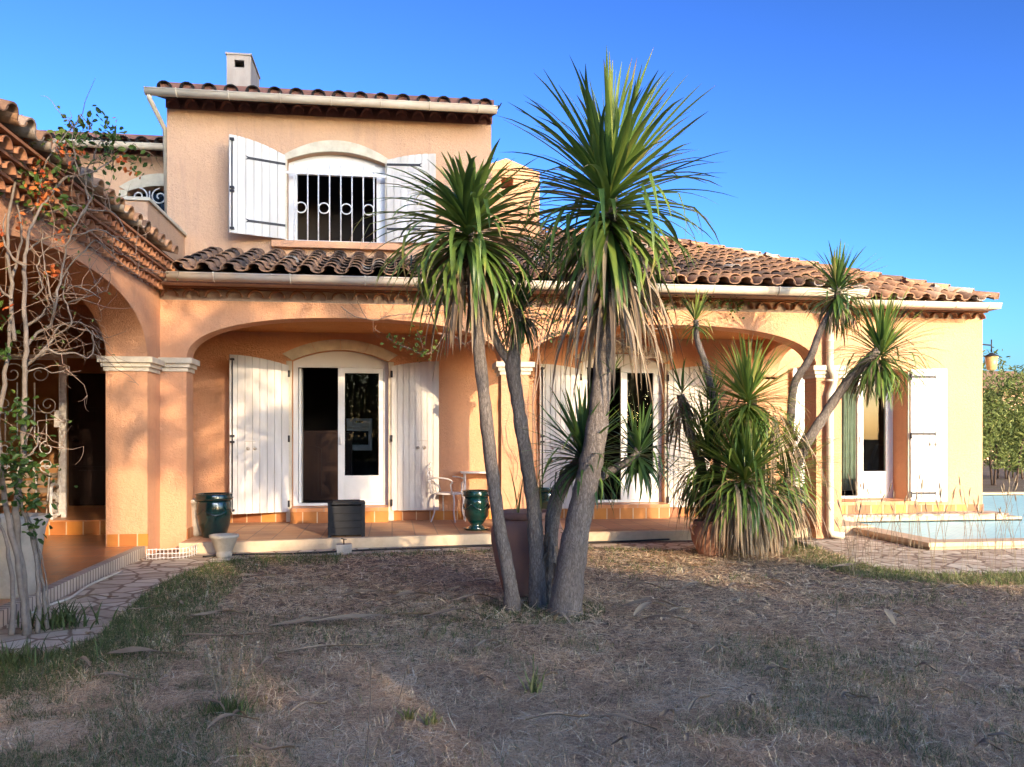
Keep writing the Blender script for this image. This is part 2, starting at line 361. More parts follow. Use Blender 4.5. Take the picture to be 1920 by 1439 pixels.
# stone surrounds and door steps
def surround(x0, x1, zs, rise, w=.13, topw=.17, z0=None, mat='stone'):
    mb = MB(); inner = segarch(x0, x1, 0, zs, rise)[2:]; out = segarch(x0-.02-w, x1+.02+w, 0, zs+topw*.55, rise+topw*.4)[2:]
    n = len(inner)
    poly = [(p[0], p[1]) for p in out]+[(p[0], p[1]) for p in inner[::-1]]
    # voussoirs
    cuts = [0, 4, 8, 12, n-1]
    for a, b in zip(cuts[:-1], cuts[1:]):
        seg = out[a:b+1]+inner[a:b+1][::-1]
        e = .004
        cx = sum(p[0] for p in seg)/len(seg)
        seg = [(cx+(p[0]-cx)*(1-e*4), p[1]) for p in seg]
        mb.plate(seg, [], (0, YB, 0), t0=-.035, t1=-.002, **XZ)
    return mb.build('stone_arch', M[mat], house)
surround(k0, k1, kzs, kr); surround(d0, d1, dzs, dr)
for (a, b, zs) in ((k0, k1, kzs), (d0, d1, dzs), (r0, r1, rzs)):
    for x in (a-.085, b+.003): mb = MB(); mb.box((x, YB-.03, ZT+.004), (x+.082, YB-.002, zs-.01)); mb.build('stone_jamb', M['stone'], house)
    mb = MB(); mb.box((a-.0, YB-.26, ZT+.002), (b, YB-.004, .30)); mb.build('door_step', M['skirt'], house)
    mb = MB(); mb.box((a, YB-.28, .302), (b, YB+.44, .358)); mb.build('door_sill', M['floor_wing'], house)
# skirting
for (a, b) in ((-3.0, k0-.09), (k1+.09, d0-.09), (d1+.09, r0-.09), (r1+.09, 9.91)):
    mb = MB(); mb.box((a, YB-.014, ZT+.003), (b, YB-.002, .27)); mb.build('skirting', M['skirt'], house)
mb = MB(); mb.box((-3.33, 10.635, .125), (-2.868, 10.648, .27)); mb.build('skirting', M['skirt'], house)
mb = MB(); mb.box((-2.558, YF+.0, ZT), (-2.545, YF+.34, .26)); mb.build('skirting', M['skirty'], house); mb = MB(); mb.box((5.845, YF+.0, ZT), (5.858, YF+.34, .28)); mb.build('skirting', M['skirty'], house)

def door(x0, x1, zs, rise, ymid, y, open_left=True):
    """white frame with arched head, one closed leaf on the right, the left one standing open"""
    dr_ = MB(); o = segarch(x0+.002, x1-.002, .362, zs-.004, rise)
    dr_.plate(o, [[(x0+.07, .40), (x1-.07, .40), (x1-.07, ZTOP), (x0+.07, ZTOP)]], (0, y, 0), t0=0, t1=.07, **XZ)
    f = dr_.build('door_frame', M['pvc'], house)
    # right leaf
    mb = MB(); a = ymid; b = x1-.075
    mb.plate([(a, .405), (b, .405), (b, ZTOP-.005), (a, ZTOP-.005)], [[(a+.10, .82), (b-.07, .82), (b-.07, ZTOP-.08), (a+.10, ZTOP-.08)]], (0, y, 0), t0=-.02, t1=.04, **XZ)
    mb.box((a+.11, y-.03, .47), (b-.08, y-.022, .77))
    leaf = mb.build('door_leaf', M['pvc'], f)
    mb = MB(); mb.box((a+.10, y+.005, .82), (b-.07, y+.015, ZTOP-.08)); mb.build('glass_pane', M['glass'], leaf)
    mb = MB(); mb.box((a+.03, y-.035, 1.30), (a+.055, y-.021, 1.46)); mb.tube([(a+.04, y-.035, 1.4), (a+.04, y-.07, 1.4), (a+.04, y-.075, 1.30)], .009); mb.build('door_handle', M['white'], leaf)
    return f
ZTOP = ZY(640, 690, YB+.12); door(k0, k1, kzs, kr, XY(634, YB+.12), YB+.12)
ZTOP = ZY(1170, 690, YB+.12); door(d0, d1, dzs, dr, XY(1164, YB+.12), YB+.12)
ZTOP = 2.42; door(r0, r1, rzs, rr, XY(1606, YB+.42), YB+.40)
# left leaves opened inwards (edge on, against the inner jamb)
for (a, zt) in ((k0, ZY(640, 690, YB)), (d0, ZY(1170, 690, YB))):
    mb = MB(); mb.box((a+.075, YB+.2, .40), (a+.115, YB+.44, zt)); mb.build('open_leaf', M['pvc'], house)

def shutter(hx, hz0, w, h_in, h_out, ang, side, y=None, boards=8, straps=True, rod=True, zz=None, parent=None, y0=None, big=True):
    """hinged at x=hx on the wall, opening towards -x (side=-1) or +x (side=+1); ang = how far it stands off the wall"""
    y = (YB if y0 is None else y0)-.05
    u = V((side*math.cos(ang), -math.sin(ang), 0)); n = V((math.sin(ang)*-side*-1, math.cos(ang)*1, 0))
    n = u.cross(V((0, 0, 1)));
    if n.y > 0: n = -n           # n points to the camera
    o = V((hx, y, hz0)); mb = MB(); bw = w/boards
    top = lambda x: h_in+(h_out-h_in)*(1-(1-x/w)**2)
    for i in range(boards):
        a = i*bw+(.006 if i else 0); b = (i+1)*bw-(.006 if i < boards-1 else 0)
        mb.plate([(a, 0), (b, 0), (b, top(b)), ((a+b)/2, top((a+b)/2)), (a, top(a))], [], o, u, (0, 0, 1), n, -.004, .016)
    pan = [(0.002, .002), (w-.002, .002)]+[(w-.002-(w-.004)*i/8, top(w-.002-(w-.004)*i/8)-.002) for i in range(9)]
    mb.plate(pan, [], o, u, (0, 0, 1), n, -.03, -.004)
    s = mb.build('shutter', M['shutter'], house)
    if straps:
        for z in straps:
            mb = MB(); e = w*.72
            mb.plate([(.0, z-.018), (e-.05, z-.018), (e, z-.03), (e-.03, z), (e, z+.03), (e-.05, z+.018), (0, z+.018)], [], o, u, (0, 0, 1), n, .018, .024); mb.build('hinge_strap', M['blackiron'], s)
    if rod:
        mb = MB(); x = w-.035
        mb.tube([o+u*x+V((0, 0, .04))+n*.03, o+u*x+V((0, 0, top(x)-.05))+n*.03], .010, 6)
        for z in (.06, h_in*.48, h_in*.52, top(x)-.07): mb.box((-.03, -.03, -.015), (.03, .03, .015), Matrix.Translation(o+u*x+V((0, 0, z))+n*.03))
        mb.build('bolt_rod', M['blackiron'], s)
    if big:
        for z in (.12, h_in*.5, h_in-.12): mb = MB(); mb.tube([o+V((0, 0, z-.05))+n*.02, o+V((0, 0, z+.05))+n*.02], .016, 8); mb.build('hinge', M['blackiron'], s)
        mb = MB(); z = h_in*.44; x = w*.72
        mb.plate([(x-.13, z+.09), (x+.03, z+.09), (x+.03, z+.10), (x-.13, z+.10)], [], o, u, (0, 0, 1), n, .017, .026)
        for dx in (-.12, -.02):
            q = o+u*(x+dx)+V((0, 0, z-.01))+n*.02; mb.tube([q, q+n*.015], .026, 10)
        mb.build('lock_plate', M['greypot'], s)
    return s
shutter(k0-.05, .29, .86, 2.19, 2.32, R(22), -1, straps=None)
shutter(k1+.05, .29, .72, 2.20, 2.28, R(3), 1, straps=None, rod=False)
shutter(d0-.05, .29, .66, 2.18, 2.26, R(4), -1, straps=None)
shutter(d1+.05, .29, .68, 2.18, 2.26, R(4), 1, straps=None, rod=False)
shutter(r0-.03, .33, .72, 2.18, 2.20, R(3), -1, straps=(.18, 1.15, 2.05), rod=False, boards=6)
shutter(r1+.03, .33, .64, 2.20, 2.22, R(2), 1, straps=(.14, 1.13, 2.08), rod=False, boards=6)

# ---- tiled roofs -------------------------------------------------------
def canal(mb, O, ux, us, n, nc, nr, per=.30, exp_=.36, rad=.098, clip=None, tb=.45, tv=.35, channels=True, segs=7, firstdark=0):
    O, ux, us, n = V(O), V(ux), V(us), V(n)
    for c in range(nc):
        for r in range(nr):
            x = (c+.5)*per; s = r*exp_
            if clip and not clip(x, s): continue
            for kind in (0, 1):
                if kind == 1 and not channels: continue
                xx = x if kind == 0 else x+per/2
                if kind == 1 and clip and not clip(xx, s): continue
                t = min(1, max(0, random.gauss(tb, tv*.6))); jx = random.uniform(-.008, .008); ja = random.uniform(-.02, .02)
                if kind == 1: t = min(1, t+.15)
                r0_, r1_ = (rad, rad*.86) if kind == 0 else (rad*.86, rad)
                ln = exp_+.06; lift = .018
                mb.cs = True; ring = []
                for (rr_, q, lf) in ((r0_, 0, lift+.012), (r1_, ln, 0)):
                    for off in (0, -.014):
                        row = []
                        for k in range(segs+1):
                            th = PI*k/segs; R_ = rr_+off if kind == 0 else rr_-off-.014
                            px_ = -math.cos(th)*R_; pz = math.sin(th)*R_*.88
                            if kind == 1: pz = -pz*.75+.065
                            p = O+ux*(xx+jx+px_+ja*q)+us*(s+q)+n*(pz+lf+(0 if kind == 0 else -.03))
                            row.append(mb.V(p, t))
                        ring.append(row)
                a, ai, b, bi = ring
                for k in range(segs):
                    mb.F((a[k], b[k], b[k+1], a[k+1]))
                    if r < 2: mb.F((ai[k+1], bi[k+1], bi[k], ai[k]))
                mb.cs = False
                for k in range(segs): mb.F((a[k+1], ai[k+1], ai[k], a[k]))
                mb.cs = True
def plane_axes(slope, ang=0):
    s = V((0, 1, slope)).normalized(); return s, V((0, -slope, 1)).normalized()
def geno(p0, p1, out, ztop, rows, mats, per=.25, rad=.095, step=.10, rh=.115):
    """corbelled cornice of tile mouths; p0-p1 wall line, out = outward direction"""
    p0, p1, out = V(p0), V(p1), V(out); d = (p1-p0); W = d.length; d.normalize(); up = V((0, 0, 1)); mb = MB()
    for r in range(rows):
        ext = .07+step*(rows-r-1)+.03; zt = ztop-r*rh
        def bx(x0, x1, e0, e1, z0, z1):
            P = [p0+d*x+out*e+up*z for z in (z0, z1) for (x, e) in ((x0, e0), (x1, e0), (x1, e1), (x0, e1))]
            i = [mb.V(p) for p in P]
            for f in ((3, 2, 1, 0), (4, 5, 6, 7), (0, 1, 5, 4), (1, 2, 6, 5), (2, 3, 7, 6), (3, 0, 4, 7)): mb.F([i[k] for k in f])
        mb.cm = 0; mb.cs = False; mb.ct = .4+.2*random.random(); bx(-.02*r, W+.001*r, .002, ext+.02, zt-.022, zt)
        mb.cm = 1; bx(.004, W-.004, .003, ext-.095, zt-rh+.004, zt-.0225)
        k = int(W/per); pr = W/k
        for j in range(k):
            cx = (j+.5)*pr; mb.cm = 0; mb.ct = random.random(); mb.cs = True; rg = []
            for (e, off) in ((ext, 0), (ext, -.014), (ext-.12, 0), (ext-.12, -.014)):
                row = []
                for q in range(9):
                    th = PI*q/8; R_ = rad+off
                    row.append(mb.V(p0+d*(cx-math.cos(th)*R_)+out*max(e, .004)+up*(zt-rh+.008+math.sin(th)*(rh-.035)*(R_/rad))))
                rg.append(row)
            for q in range(8):
                mb.F((rg[0][q], rg[0][q+1], rg[2][q+1], rg[2][q])); mb.F((rg[1][q], rg[1][q+1], rg[3][q+1], rg[3][q])); mb.F((rg[0][q], rg[0][q+1], rg[1][q+1], rg[1][q]))
    return mb.build('tile_cornice', mats, house)
def gutter(p0, p1, out, r=.075, nbr=6, drop=.02):
    p0, p1, out = V(p0), V(p1), V(out); d = p1-p0; W = d.length; d.normalize(); up = V((0, 0, 1)); mb = MB(); mb.cs = True; n = 12
    rows = []
    for x in (0, W):
        for rr_ in (r, r-.006):
            row = []
            for q in range(n+1):
                th = PI*q/n; row.append(mb.V(p0+d*x+out*(math.cos(th)*rr_)-up*(math.sin(th)*rr_)))
            rows.append(row)
    a, ai, b, bi = rows
    for q in range(n): mb.F((a[q], a[q+1], b[q+1], b[q])); mb.F((ai[q+1], ai[q], bi[q], bi[q+1]))
    mb.cs = False; mb.F(a); mb.F(b[::-1])
    mb.tube([p0+out*r+up*.004, p1+out*r+up*.004], .011, 6)
    g = mb.build('gutter', M['gutter'], house)
    for k in range(nbr):
        x = W*(k+.6)/nbr; mb = MB(); mb.cs = True
        pts = [p0+d*x+out*(math.cos(PI*q/10)*(r+.003))-up*(math.sin(PI*q/10)*(r+.003)) for q in range(11)]
        mb.tube(pts, .007, 4); mb.tube([pts[0], pts[0]+up*.02], .01, 5); mb.build('gutter_bracket', M['gutter'], g)
    return g
# porch lean-to roof
EY, EZ, SL = 10.76, 3.43, .30
us, un = plane_axes(SL); X0 = -2.72; XE = 6.25
def ridge_s(x): return 6.2
mb = MB()
def clipP(x, s):
    X = X0+x; Y = EY+s*us.y
    if X > XE-.1: return False
    if X < 1.60: return Y < YB-.18
    return Y < 16.1
canal(mb, (X0, EY, EZ), (1, 0, 0), us, un, 30, 18, .30, .36, .10, clipP, .42, .42)
mb.cs = False; mb.ct = .1
P = lambda x, y: V((x, y, EZ+SL*(y-EY)-.035))
for (xa, xb, yb) in ((X0-.02, 1.58, YB-.005), (1.58, XE, 16.2)):
    q = [P(xa, EY+.05), P(xb, EY+.05), P(xb, yb), P(xa, yb)]; i = [mb.V(p) for p in q]; j = [mb.V(p-V((0, 0, .05))) for p in q]
    mb.F(i); mb.F(j[::-1])
    for k in range(4): mb.F((i[k], i[(k+1) % 4], j[(k+1) % 4], j[k]))
mb.cm = 1; q = [P(XE, EY+.05), P(XE, 16.2), V((XE, 16.2, 4.4)), V((XE, YB+.1, 3.4)), V((XE, EY+.2, 3.2))]
mb.F([mb.V(p-V((.004, 0, .003))) for p in q])
proof = mb.build('porch_roof', [M['tile'], M['mortar']], house)
# verge tiles on the right edge of the porch roof
mb = MB(); canal(mb, (XE-.16, EY, EZ+.035), (1, 0, 0), us, un, 1, 16, .30, .36, .10, None, .6, .4, False); mb.build('verge_tiles', M['tile'], proof)
# main hip roof (right part)
CX, CY_, CZ, S2 = 9.80, 12.72, 3.62, .42
us2, un2 = plane_axes(S2)
mb = MB(); W2 = 9.0
def clip2(x, s):
    X = CX-W2+x; Y = CY_+s*us2.y
    if X < 1.7 or X > CX-(Y-CY_)-.04: return False
    if X < XE+.05 and Y < 16.0: return False
    return Y < 17.7
canal(mb, (CX-W2, CY_, CZ), (1, 0, 0), us2, un2, 32, 15, .281, .38, .10, clip2, .68, .35)
mb.cs = False; mb.ct = .3
# slabs: front plane, right hip plane, back plane
hp = V((CX-5, CY_+5, CZ+2.1)); zc = -.045
def tri(*ps):
    mb.F([mb.V((p[0], p[1], p[2]+zc)) for p in ps])
tri((XE, CY_, CZ), (CX, CY_, CZ), hp, (XE, CY_+5, CZ+2.1)); tri((1.7, 15.9, CZ+S2*(15.9-CY_)), (XE, 15.9, CZ+S2*(15.9-CY_)), (XE, 17.72, CZ+2.1), (1.7, 17.72, CZ+2.1))
tri((CX, CY_, CZ), (CX, 22.7, CZ), (hp.x, hp.y, hp.z)); tri((CX, 22.7, CZ), (1.7, 22.7, CZ), (1.7, 17.72, CZ+2.1), hp)
tri((XE, CY_, CZ-.05), (CX, CY_, CZ-.05), (CX, 19, CZ-.05), (XE, 19, CZ-.05))
hroof = mb.build('hip_roof', M['tile'], house)
# hip ridge tiles
mb = MB(); hd = (hp-V((CX, CY_, CZ))); hl = hd.length; hd.normalize(); hx = V((hd.y, -hd.x, 0)).normalized(); hn = hx.cross(hd).normalized()
if hn.z < 0: hn = -hn
canal(mb, V((CX, CY_, CZ+.02))-hx*.17, hx, hd, hn, 1, int(hl/.38), .34, .38, .115, None, .7, .4, False)
mb.build('hip_tiles', M['tile'], hroof)
# side plane tiles (facing +x), visible from a step to the side
mb = MB(); s3 = V((-1, 0, S2)).normalized(); n3 = V((S2, 0, 1)).normalized()
canal(mb, (CX, CY_+10, CZ), (0, -1, 0), s3, n3, 34, 13, .281, .38, .10, lambda x, s: abs((CY_+10-x)-(CY_+5)) < 5-s*abs(s3.x)-.1, .68, .35)
mb.build('side_tiles', M['tile'], hroof)
gutter((-2.66, EY-.07, EZ-.055), (6.30, EY-.07, EZ-.055), (0, -1, 0), .082, 10)
gutter((6.40, CY_-.07, CZ-.055), (CX-.02, CY_-.07, CZ-.055), (0, -1, 0), .078, 6)
geno((-2.88, YF, 0), (6.24, YF, 0), (0, -1, 0), 3.30, 1, [M['geno'], M['mortar']], .255, .10, .1, .13)
geno((6.30, YB, 0), (9.92, YB, 0), (0, -1, 0), 3.52, 1, [M['geno'], M['mortar']], .25, .10, .1, .13)
mb = MB(); mb.box((-2.9, EY+.10, 3.302), (6.22, YF+.2, 3.36)); mb.box((6.25, CY_+.1, 3.523), (9.95, YB+.2, 3.56)); mb.box((-2.9, YF+.005, 3.141), (6.235, YF+.335, 3.31)); mb.box((6.25, YB+.005, 3.421), (9.9, YB+.335, 3.52)); mb.build('soffit', M['mortar'], house)

# downpipe on the right pier
mb = MB(); x = XY(1561, YF-.09); yy = YF-.075
mb.tube([(x-.02, EY-.07, 3.32), (x-.02, EY-.02, 3.22), (x-.03, yy, 3.05), (x-.03, yy, ZY(1560, 694, YF)+.04), (x+.02, yy-.02, ZY(1560, 705, YF)), (x+.02, yy-.02, ZY(1560, 722, YF)), (x-.03, yy, ZY(1560, 740, YF)), (x-.03, yy, .12), (x-.0, yy-.01, .06), (x+.14, yy-.08, .045)], .050, 14)
for z in (.5, 1.4, 2.2, 2.75): mb.tube([(x-.03, yy, z-.012), (x-.03, yy, z+.012)], .057, 14)
mb.build('downpipe', M['gutter'], house)

# ---- tower (upper storey)
TX0, TX1 = XY(313, YB), XY(921, YB); TZT = ZY(600, 219, YB)
wx0, wx1 = XY(539, YB), XY(722, YB); wz0 = ZY(630, 457, YB); wzs = ZY(539, 301, YB); wr = ZY(630, 286, YB)-wzs
mb = MB()
mb.plate([(TX0, 3.9), (TX1, 3.9), (TX1, TZT), (TX0, TZT)], [segarch(wx0, wx1, wz0, wzs, wr)], (0, YB-.006, 0), t0=0, t1=.3, **XZ)
mb.build('upper_wall', M['wall_up'], house); mb = MB(); mb.box((TX0, YB+.296, 3.6), (TX0+.3, 18, TZT)); mb.build('upper_wall', M['wall_up'], house); mb = MB(); mb.box((TX1-.3, YB+.296, 3.6), (TX1, 18, TZT)); mb.box((TX0+.3, 17.7, 3.6), (TX1-.3, 18, TZT))
mb.build('upper_wall', M['wall_up'], house)
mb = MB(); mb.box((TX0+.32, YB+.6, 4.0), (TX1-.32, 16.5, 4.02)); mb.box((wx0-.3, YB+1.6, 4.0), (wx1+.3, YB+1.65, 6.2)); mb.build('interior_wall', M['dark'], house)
# window surround, sill, frame
mb = MB(); inn = segarch(wx0, wx1, 0, wzs, wr)[2:]; out = segarch(wx0-.13, wx1+.13, 0, wzs+.02, wr+.15)[2:]
mb.plate(out+inn[::-1], [], (0, YB-.006, 0), t0=-.035, t1=-.002, **XZ)
mb.build('window_surround', M['stone'], house)
for x in (wx0-.08, wx1+.001): mb = MB(); mb.box((x, YB-.035, wz0), (x+.079, YB-.008, wzs)); mb.build('stone_jamb', M['stone'], house)
mb = MB(); mb.box((wx0-.22, YB-.14, wz0-.10), (wx1+.22, YB-.01, wz0-.002)); mb.build('window_sill', M['wall'], house)
mb = MB(); zt = ZY(630, 330, YB+.15)
mb.plate(segarch(wx0+.002, wx1-.002, wz0+.002, wzs-.003, wr), [[(wx0+.13, wz0+.06), (wx1-.13, wz0+.06), (wx1-.13, zt), (wx0+.13, zt)]], (0, YB+.12, 0), t0=0, t1=.08, **XZ)
wf = mb.build('window_frame', M['pvc'], house)
def ring(mb, c, r, tr, u=(1, 0, 0), v=(0, 0, 1), n=20):
    c, u, v = V(c), V(u), V(v); mb.tube([c+u*math.cos(2*PI*i/n)*r+v*math.sin(2*PI*i/n)*r for i in range(n+1)], tr, 6)
mb = MB(); gy = YB-.05; xs = [XY(p, gy) for p in (552, 577, 597, 618, 639, 660, 681, 701)]; gz0, gz1 = ZY(630, 461, gy), ZY(630, 309, gy)
for x in xs: mb.tube([(x, gy, gz0), (x, gy, gz1)], .011, 6)
for z in (ZY(630, 455, gy), ZY(630, 327, gy)): mb.box((wx0-.02, gy-.006, z-.02), (wx1+.02, gy+.006, z+.02))
zr = ZY(630, 392, gy)
for a, b in ((0, 1), (2, 3), (4, 5), (6, 7)): ring(mb, ((xs[a]+xs[b])/2, gy-.01, zr), .078, .011)
for s_ in (wx0-.02, wx1+.02):
    for z in (gz0+.08, gz1-.1): mb.tube([(s_, gy, z), (s_, YB, z)], .01, 5)
mb.build('window_grille', M['iron'], house)
shutter(wx0-.03, wz0+.03, .82, 1.25, 1.42, R(24), -1, straps=(.20, 1.12), boards=7, y0=YB, big=False)
shutter(wx1+.03, wz0+.03, .74, 1.25, 1.36, R(5), 1, straps=(.20, 1.18), boards=7, y0=YB, big=False, rod=False)
# tower roof
TEY = YB-.42; TEZ = ZY(600, 181, TEY-.05); tx0 = TX0-.09; mb = MB()
canal(mb, (tx0, TEY, TEZ), (1, 0, 0), us, un, 16, 8, .308, .40, .105, None, .3, .3)
mb.cs = False; q = [V((tx0, TEY+.04, TEZ-.03)), V((TX1+.05, TEY+.04, TEZ-.03)), V((TX1+.05, TEY+3.1, TEZ+.9)), V((tx0, TEY+3.1, TEZ+.9))]
i = [mb.V(p) for p in q]; j = [mb.V(p-V((0, 0, .05))) for p in q]; mb.F(i); mb.F(j[::-1])
for k in range(4): mb.F((i[k], i[(k+1) % 4], j[(k+1) % 4], j[k]))
q2 = [V((tx0, TEY+3.1, TEZ+.85)), V((TX1+.05, TEY+3.1, TEZ+.85)), V((TX1+.05, 18.4, TEZ)), V((tx0, 18.4, TEZ))]; mb.F([mb.V(p) for p in q2])
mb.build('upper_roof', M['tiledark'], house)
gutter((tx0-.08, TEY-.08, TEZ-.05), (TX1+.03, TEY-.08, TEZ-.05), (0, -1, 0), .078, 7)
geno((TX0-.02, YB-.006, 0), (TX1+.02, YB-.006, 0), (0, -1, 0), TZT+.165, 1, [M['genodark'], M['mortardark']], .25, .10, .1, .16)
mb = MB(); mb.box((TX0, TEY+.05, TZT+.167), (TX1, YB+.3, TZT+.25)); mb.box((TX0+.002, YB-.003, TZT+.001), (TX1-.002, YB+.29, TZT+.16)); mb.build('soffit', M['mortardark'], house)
mb = MB(); mb.tube([(tx0-.03, TEY-.08, TEZ-.10), (tx0-.03, TEY-.05, TEZ-.16), (TX0-.05, YB+.10, TEZ-.40), (TX0-.05, YB+.25, 4.3)], .036, 10); mb.build('downpipe', M['gutter'], house)
# chimney
cy = 14.6; c0, c1 = XY(425, cy), XY(470, cy); cz0, cz1 = 6.4, ZY(450, 104, cy)
mb = MB(); mb.plate([(c0, cz0), (c1, cz0), (c1, cz1), (c0, cz1)], [[((c0+c1)/2-.07, cz1-.20), ((c0+c1)/2+.09, cz1-.20), ((c0+c1)/2+.09, cz1-.08), ((c0+c1)/2-.07, cz1-.08)]], (0, cy, 0), t0=0, t1=.08, **XZ)
mb.plate([(c0, cz0), (c1, cz0), (c1, cz1), (c0, cz1)], [], (0, cy, 0), t0=.85, t1=.93, **XZ)
mb.box((c0, cy+.081, cz0), (c0+.06, cy+.849, cz1)); mb.box((c1-.06, cy+.081, cz0), (c1, cy+.849, cz1)); mb.box((c0-.02, cy-.02, cz1+.002), (c1+.02, cy+.95, cz1+.03))
mb.build('chimney', M['chimney'], house)

# ---- rear upper block, left, with arched window
RY = 15.8; rz1 = ZY(200, 290, RY); mb = MB()
w0, w1 = XY(240, RY), XY(340, RY)
mb.plate([(-7.5, 3.4), (TX0-.002, 3.4), (TX0-.002, rz1), (-7.5, rz1)], [segarch(w0, TX0-.05, 4.5, ZY(240, 360, RY), .12)], (0, RY, 0), t0=0, t1=.3, **XZ); mb.build('rear_wall', M['wall_up'], house)
mb = MB(); o2 = segarch(w0-.14, TX0-.004, 0, ZY(240, 352, RY), .26)[2:]; i2 = segarch(w0, TX0-.05, 0, ZY(240, 360, RY), .12)[2:]
mb.plate(o2+i2[::-1], [], (0, RY, 0), t0=-.04, t1=-.002, **XZ); mb.box((w0-.14, RY-.04, 4.4), (w0-.003, RY-.002, ZY(240, 358, RY))); mb.build('window_surround', M['stone'], house)
mb = MB(); mb.box((w0, RY+.2, 4.5), (TX0-.05, RY+.22, 5.8)); mb.build('glass_pane', M['glass'], house)
def spiral(mb, c, r, turns, a0, tr, u, v, flip=1, n=26, r_in=.2):
    c, u, v = V(c), V(u), V(v); pts = []
    for i in range(n+1):
        f = i/n; a = a0+flip*turns*2*PI*f; q = r*(1-f*(1-r_in)); pts.append(c+u*math.cos(a)*q+v*math.sin(a)*q)
    mb.tube(pts, tr, 5); return pts[0]
mb = MB(); zc_ = ZY(275, 370, RY)
for k in range(4):
    cx = w0+.2+k*.34; spiral(mb, (cx, RY-.03, zc_), .15, 1.4, PI*.5, .014, (1, 0, 0), (0, 0, 1), 1 if k % 2 else -1); mb.tube([(cx+.17, RY-.03, zc_+.1), (cx+.17, RY-.03, 4.5)], .014, 5)
    for q in range(3): spiral(mb, (cx, RY-.03, zc_-.32-.2*q), .09, 1.2, 0, .012, (1, 0, 0), (0, 0, 1), 1 if q % 2 else -1)
mb.build('window_grille', M['iron'], house)
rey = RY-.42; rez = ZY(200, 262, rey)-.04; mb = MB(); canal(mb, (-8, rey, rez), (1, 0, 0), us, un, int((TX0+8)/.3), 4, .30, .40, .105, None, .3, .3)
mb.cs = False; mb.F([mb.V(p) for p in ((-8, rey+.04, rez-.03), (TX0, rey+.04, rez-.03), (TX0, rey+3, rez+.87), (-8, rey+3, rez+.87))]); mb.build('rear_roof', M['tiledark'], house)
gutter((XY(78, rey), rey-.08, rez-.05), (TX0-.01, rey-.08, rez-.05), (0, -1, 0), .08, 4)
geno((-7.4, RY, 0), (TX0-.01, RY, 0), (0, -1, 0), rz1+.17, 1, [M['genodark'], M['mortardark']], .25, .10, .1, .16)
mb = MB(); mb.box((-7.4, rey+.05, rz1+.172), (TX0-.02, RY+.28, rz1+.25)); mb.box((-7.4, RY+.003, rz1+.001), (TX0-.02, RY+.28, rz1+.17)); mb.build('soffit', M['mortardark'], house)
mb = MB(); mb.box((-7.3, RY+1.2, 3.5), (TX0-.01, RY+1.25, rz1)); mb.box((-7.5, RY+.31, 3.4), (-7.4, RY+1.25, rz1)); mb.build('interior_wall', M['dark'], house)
# parapet of the small balcony
mb = MB(); pzt = 4.38
mb.box((-6.5, 11.25, 3.3), (-3.04, 11.40, pzt)); mb.build('parapet', M['wall_up'], house); mb = MB(); mb.box((-3.19, 11.402, 3.3), (-3.04, YB-.01, pzt)); mb.build('parapet', M['wall_up'], house)
mb = MB(); mb.box((-6.52, 11.22, pzt+.002), (-3.01, 11.43, pzt+.045)); mb.build('parapet_cap', M['stone'], house); mb = MB(); mb.box((-3.22, 11.432, pzt+.002), (-3.01, YB-.012, pzt+.045)); mb.build('parapet_cap', M['stone'], house)
# ---- rear block to the right of the tower
mb = MB(); by = 16.9; b0, b1 = TX1+.05, XY(1012, by); bz = ZY(960, 322, by)
mb.plate([(b0, 4.2), (b1, 4.2), (b1, bz), ((b0+b1)/2, bz+.26), (b0, bz)], [[((b0+b1)/2-.1, bz-.35), ((b0+b1)/2+.14, bz-.35), ((b0+b1)/2+.14, bz-.12), ((b0+b1)/2-.1, bz-.12)]], (0, by, 0), t0=0, t1=.8, **XZ)
mb.build('rear_chimney_stack', M['wall'], house)

# ---- entrance wing (left)
mb = MB(); ac = arch(5.95, 10.65, .1, 2.32, .74, 36, 2.3)
outer = [(3.6, -.2), (5.95, -.2)]+ac[2:][::-1]+[(10.65, -.2), (YF-.003, -.2), (YF-.003, 3.22), (3.6, 3.22)]
mb.plate(outer, [], (XW, 0, 0), t0=0, t1=.47, **YZ); mb.build('wing_wall', M['wall'], house)
mb = MB(); capital(mb, XW-.47, XW, 10.65, YF-.08, 2.20); mb.build('capital', M['stone'], house)
mb = MB(); mb.box((-3.34, YF+.0, -.1), (-2.92, 14.3, 3.4)); mb.build('partition_wall', M['wall'], house)
EN = 12.4
mb = MB(); e0, e1 = -6.35, -3.42; ea = arch(e0, e1, .3, 2.30, .70, 30, 2.1)
mb.plate([(-7.6, .1), (e0, .1)]+ea[2:][::-1]+[(e1, .1), (-3.345, .1), (-3.345, 3.3), (-7.6, 3.3)], [], (0, EN, 0), t0=0, t1=.3, **XZ); mb.build('entrance_wall', M['wall_up'], house)
dz0 = .32; dx0 = XY(126, 14.3); dx1 = dx0+1.0
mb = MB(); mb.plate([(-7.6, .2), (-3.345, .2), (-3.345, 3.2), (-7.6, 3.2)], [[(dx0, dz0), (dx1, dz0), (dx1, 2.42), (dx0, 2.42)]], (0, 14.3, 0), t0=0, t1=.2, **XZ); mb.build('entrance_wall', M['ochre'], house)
mb = MB(); mb.box((dx0, 14.36, dz0), (dx1, 14.42, 2.42))
for (a, b, c, d) in ((.1, .9, .15, .62), (.1, .9, .78, 1.35), (.1, .9, 1.5, 1.98)):
    mb.box((dx0+a, 14.345, dz0+c), (dx0+b, 14.359, dz0+d)); mb.box((dx0+a+.06, 14.33, dz0+c+.06), (dx0+b-.06, 14.344, dz0+d-.06))
fd = mb.build('front_door', M['doorwood'], house)
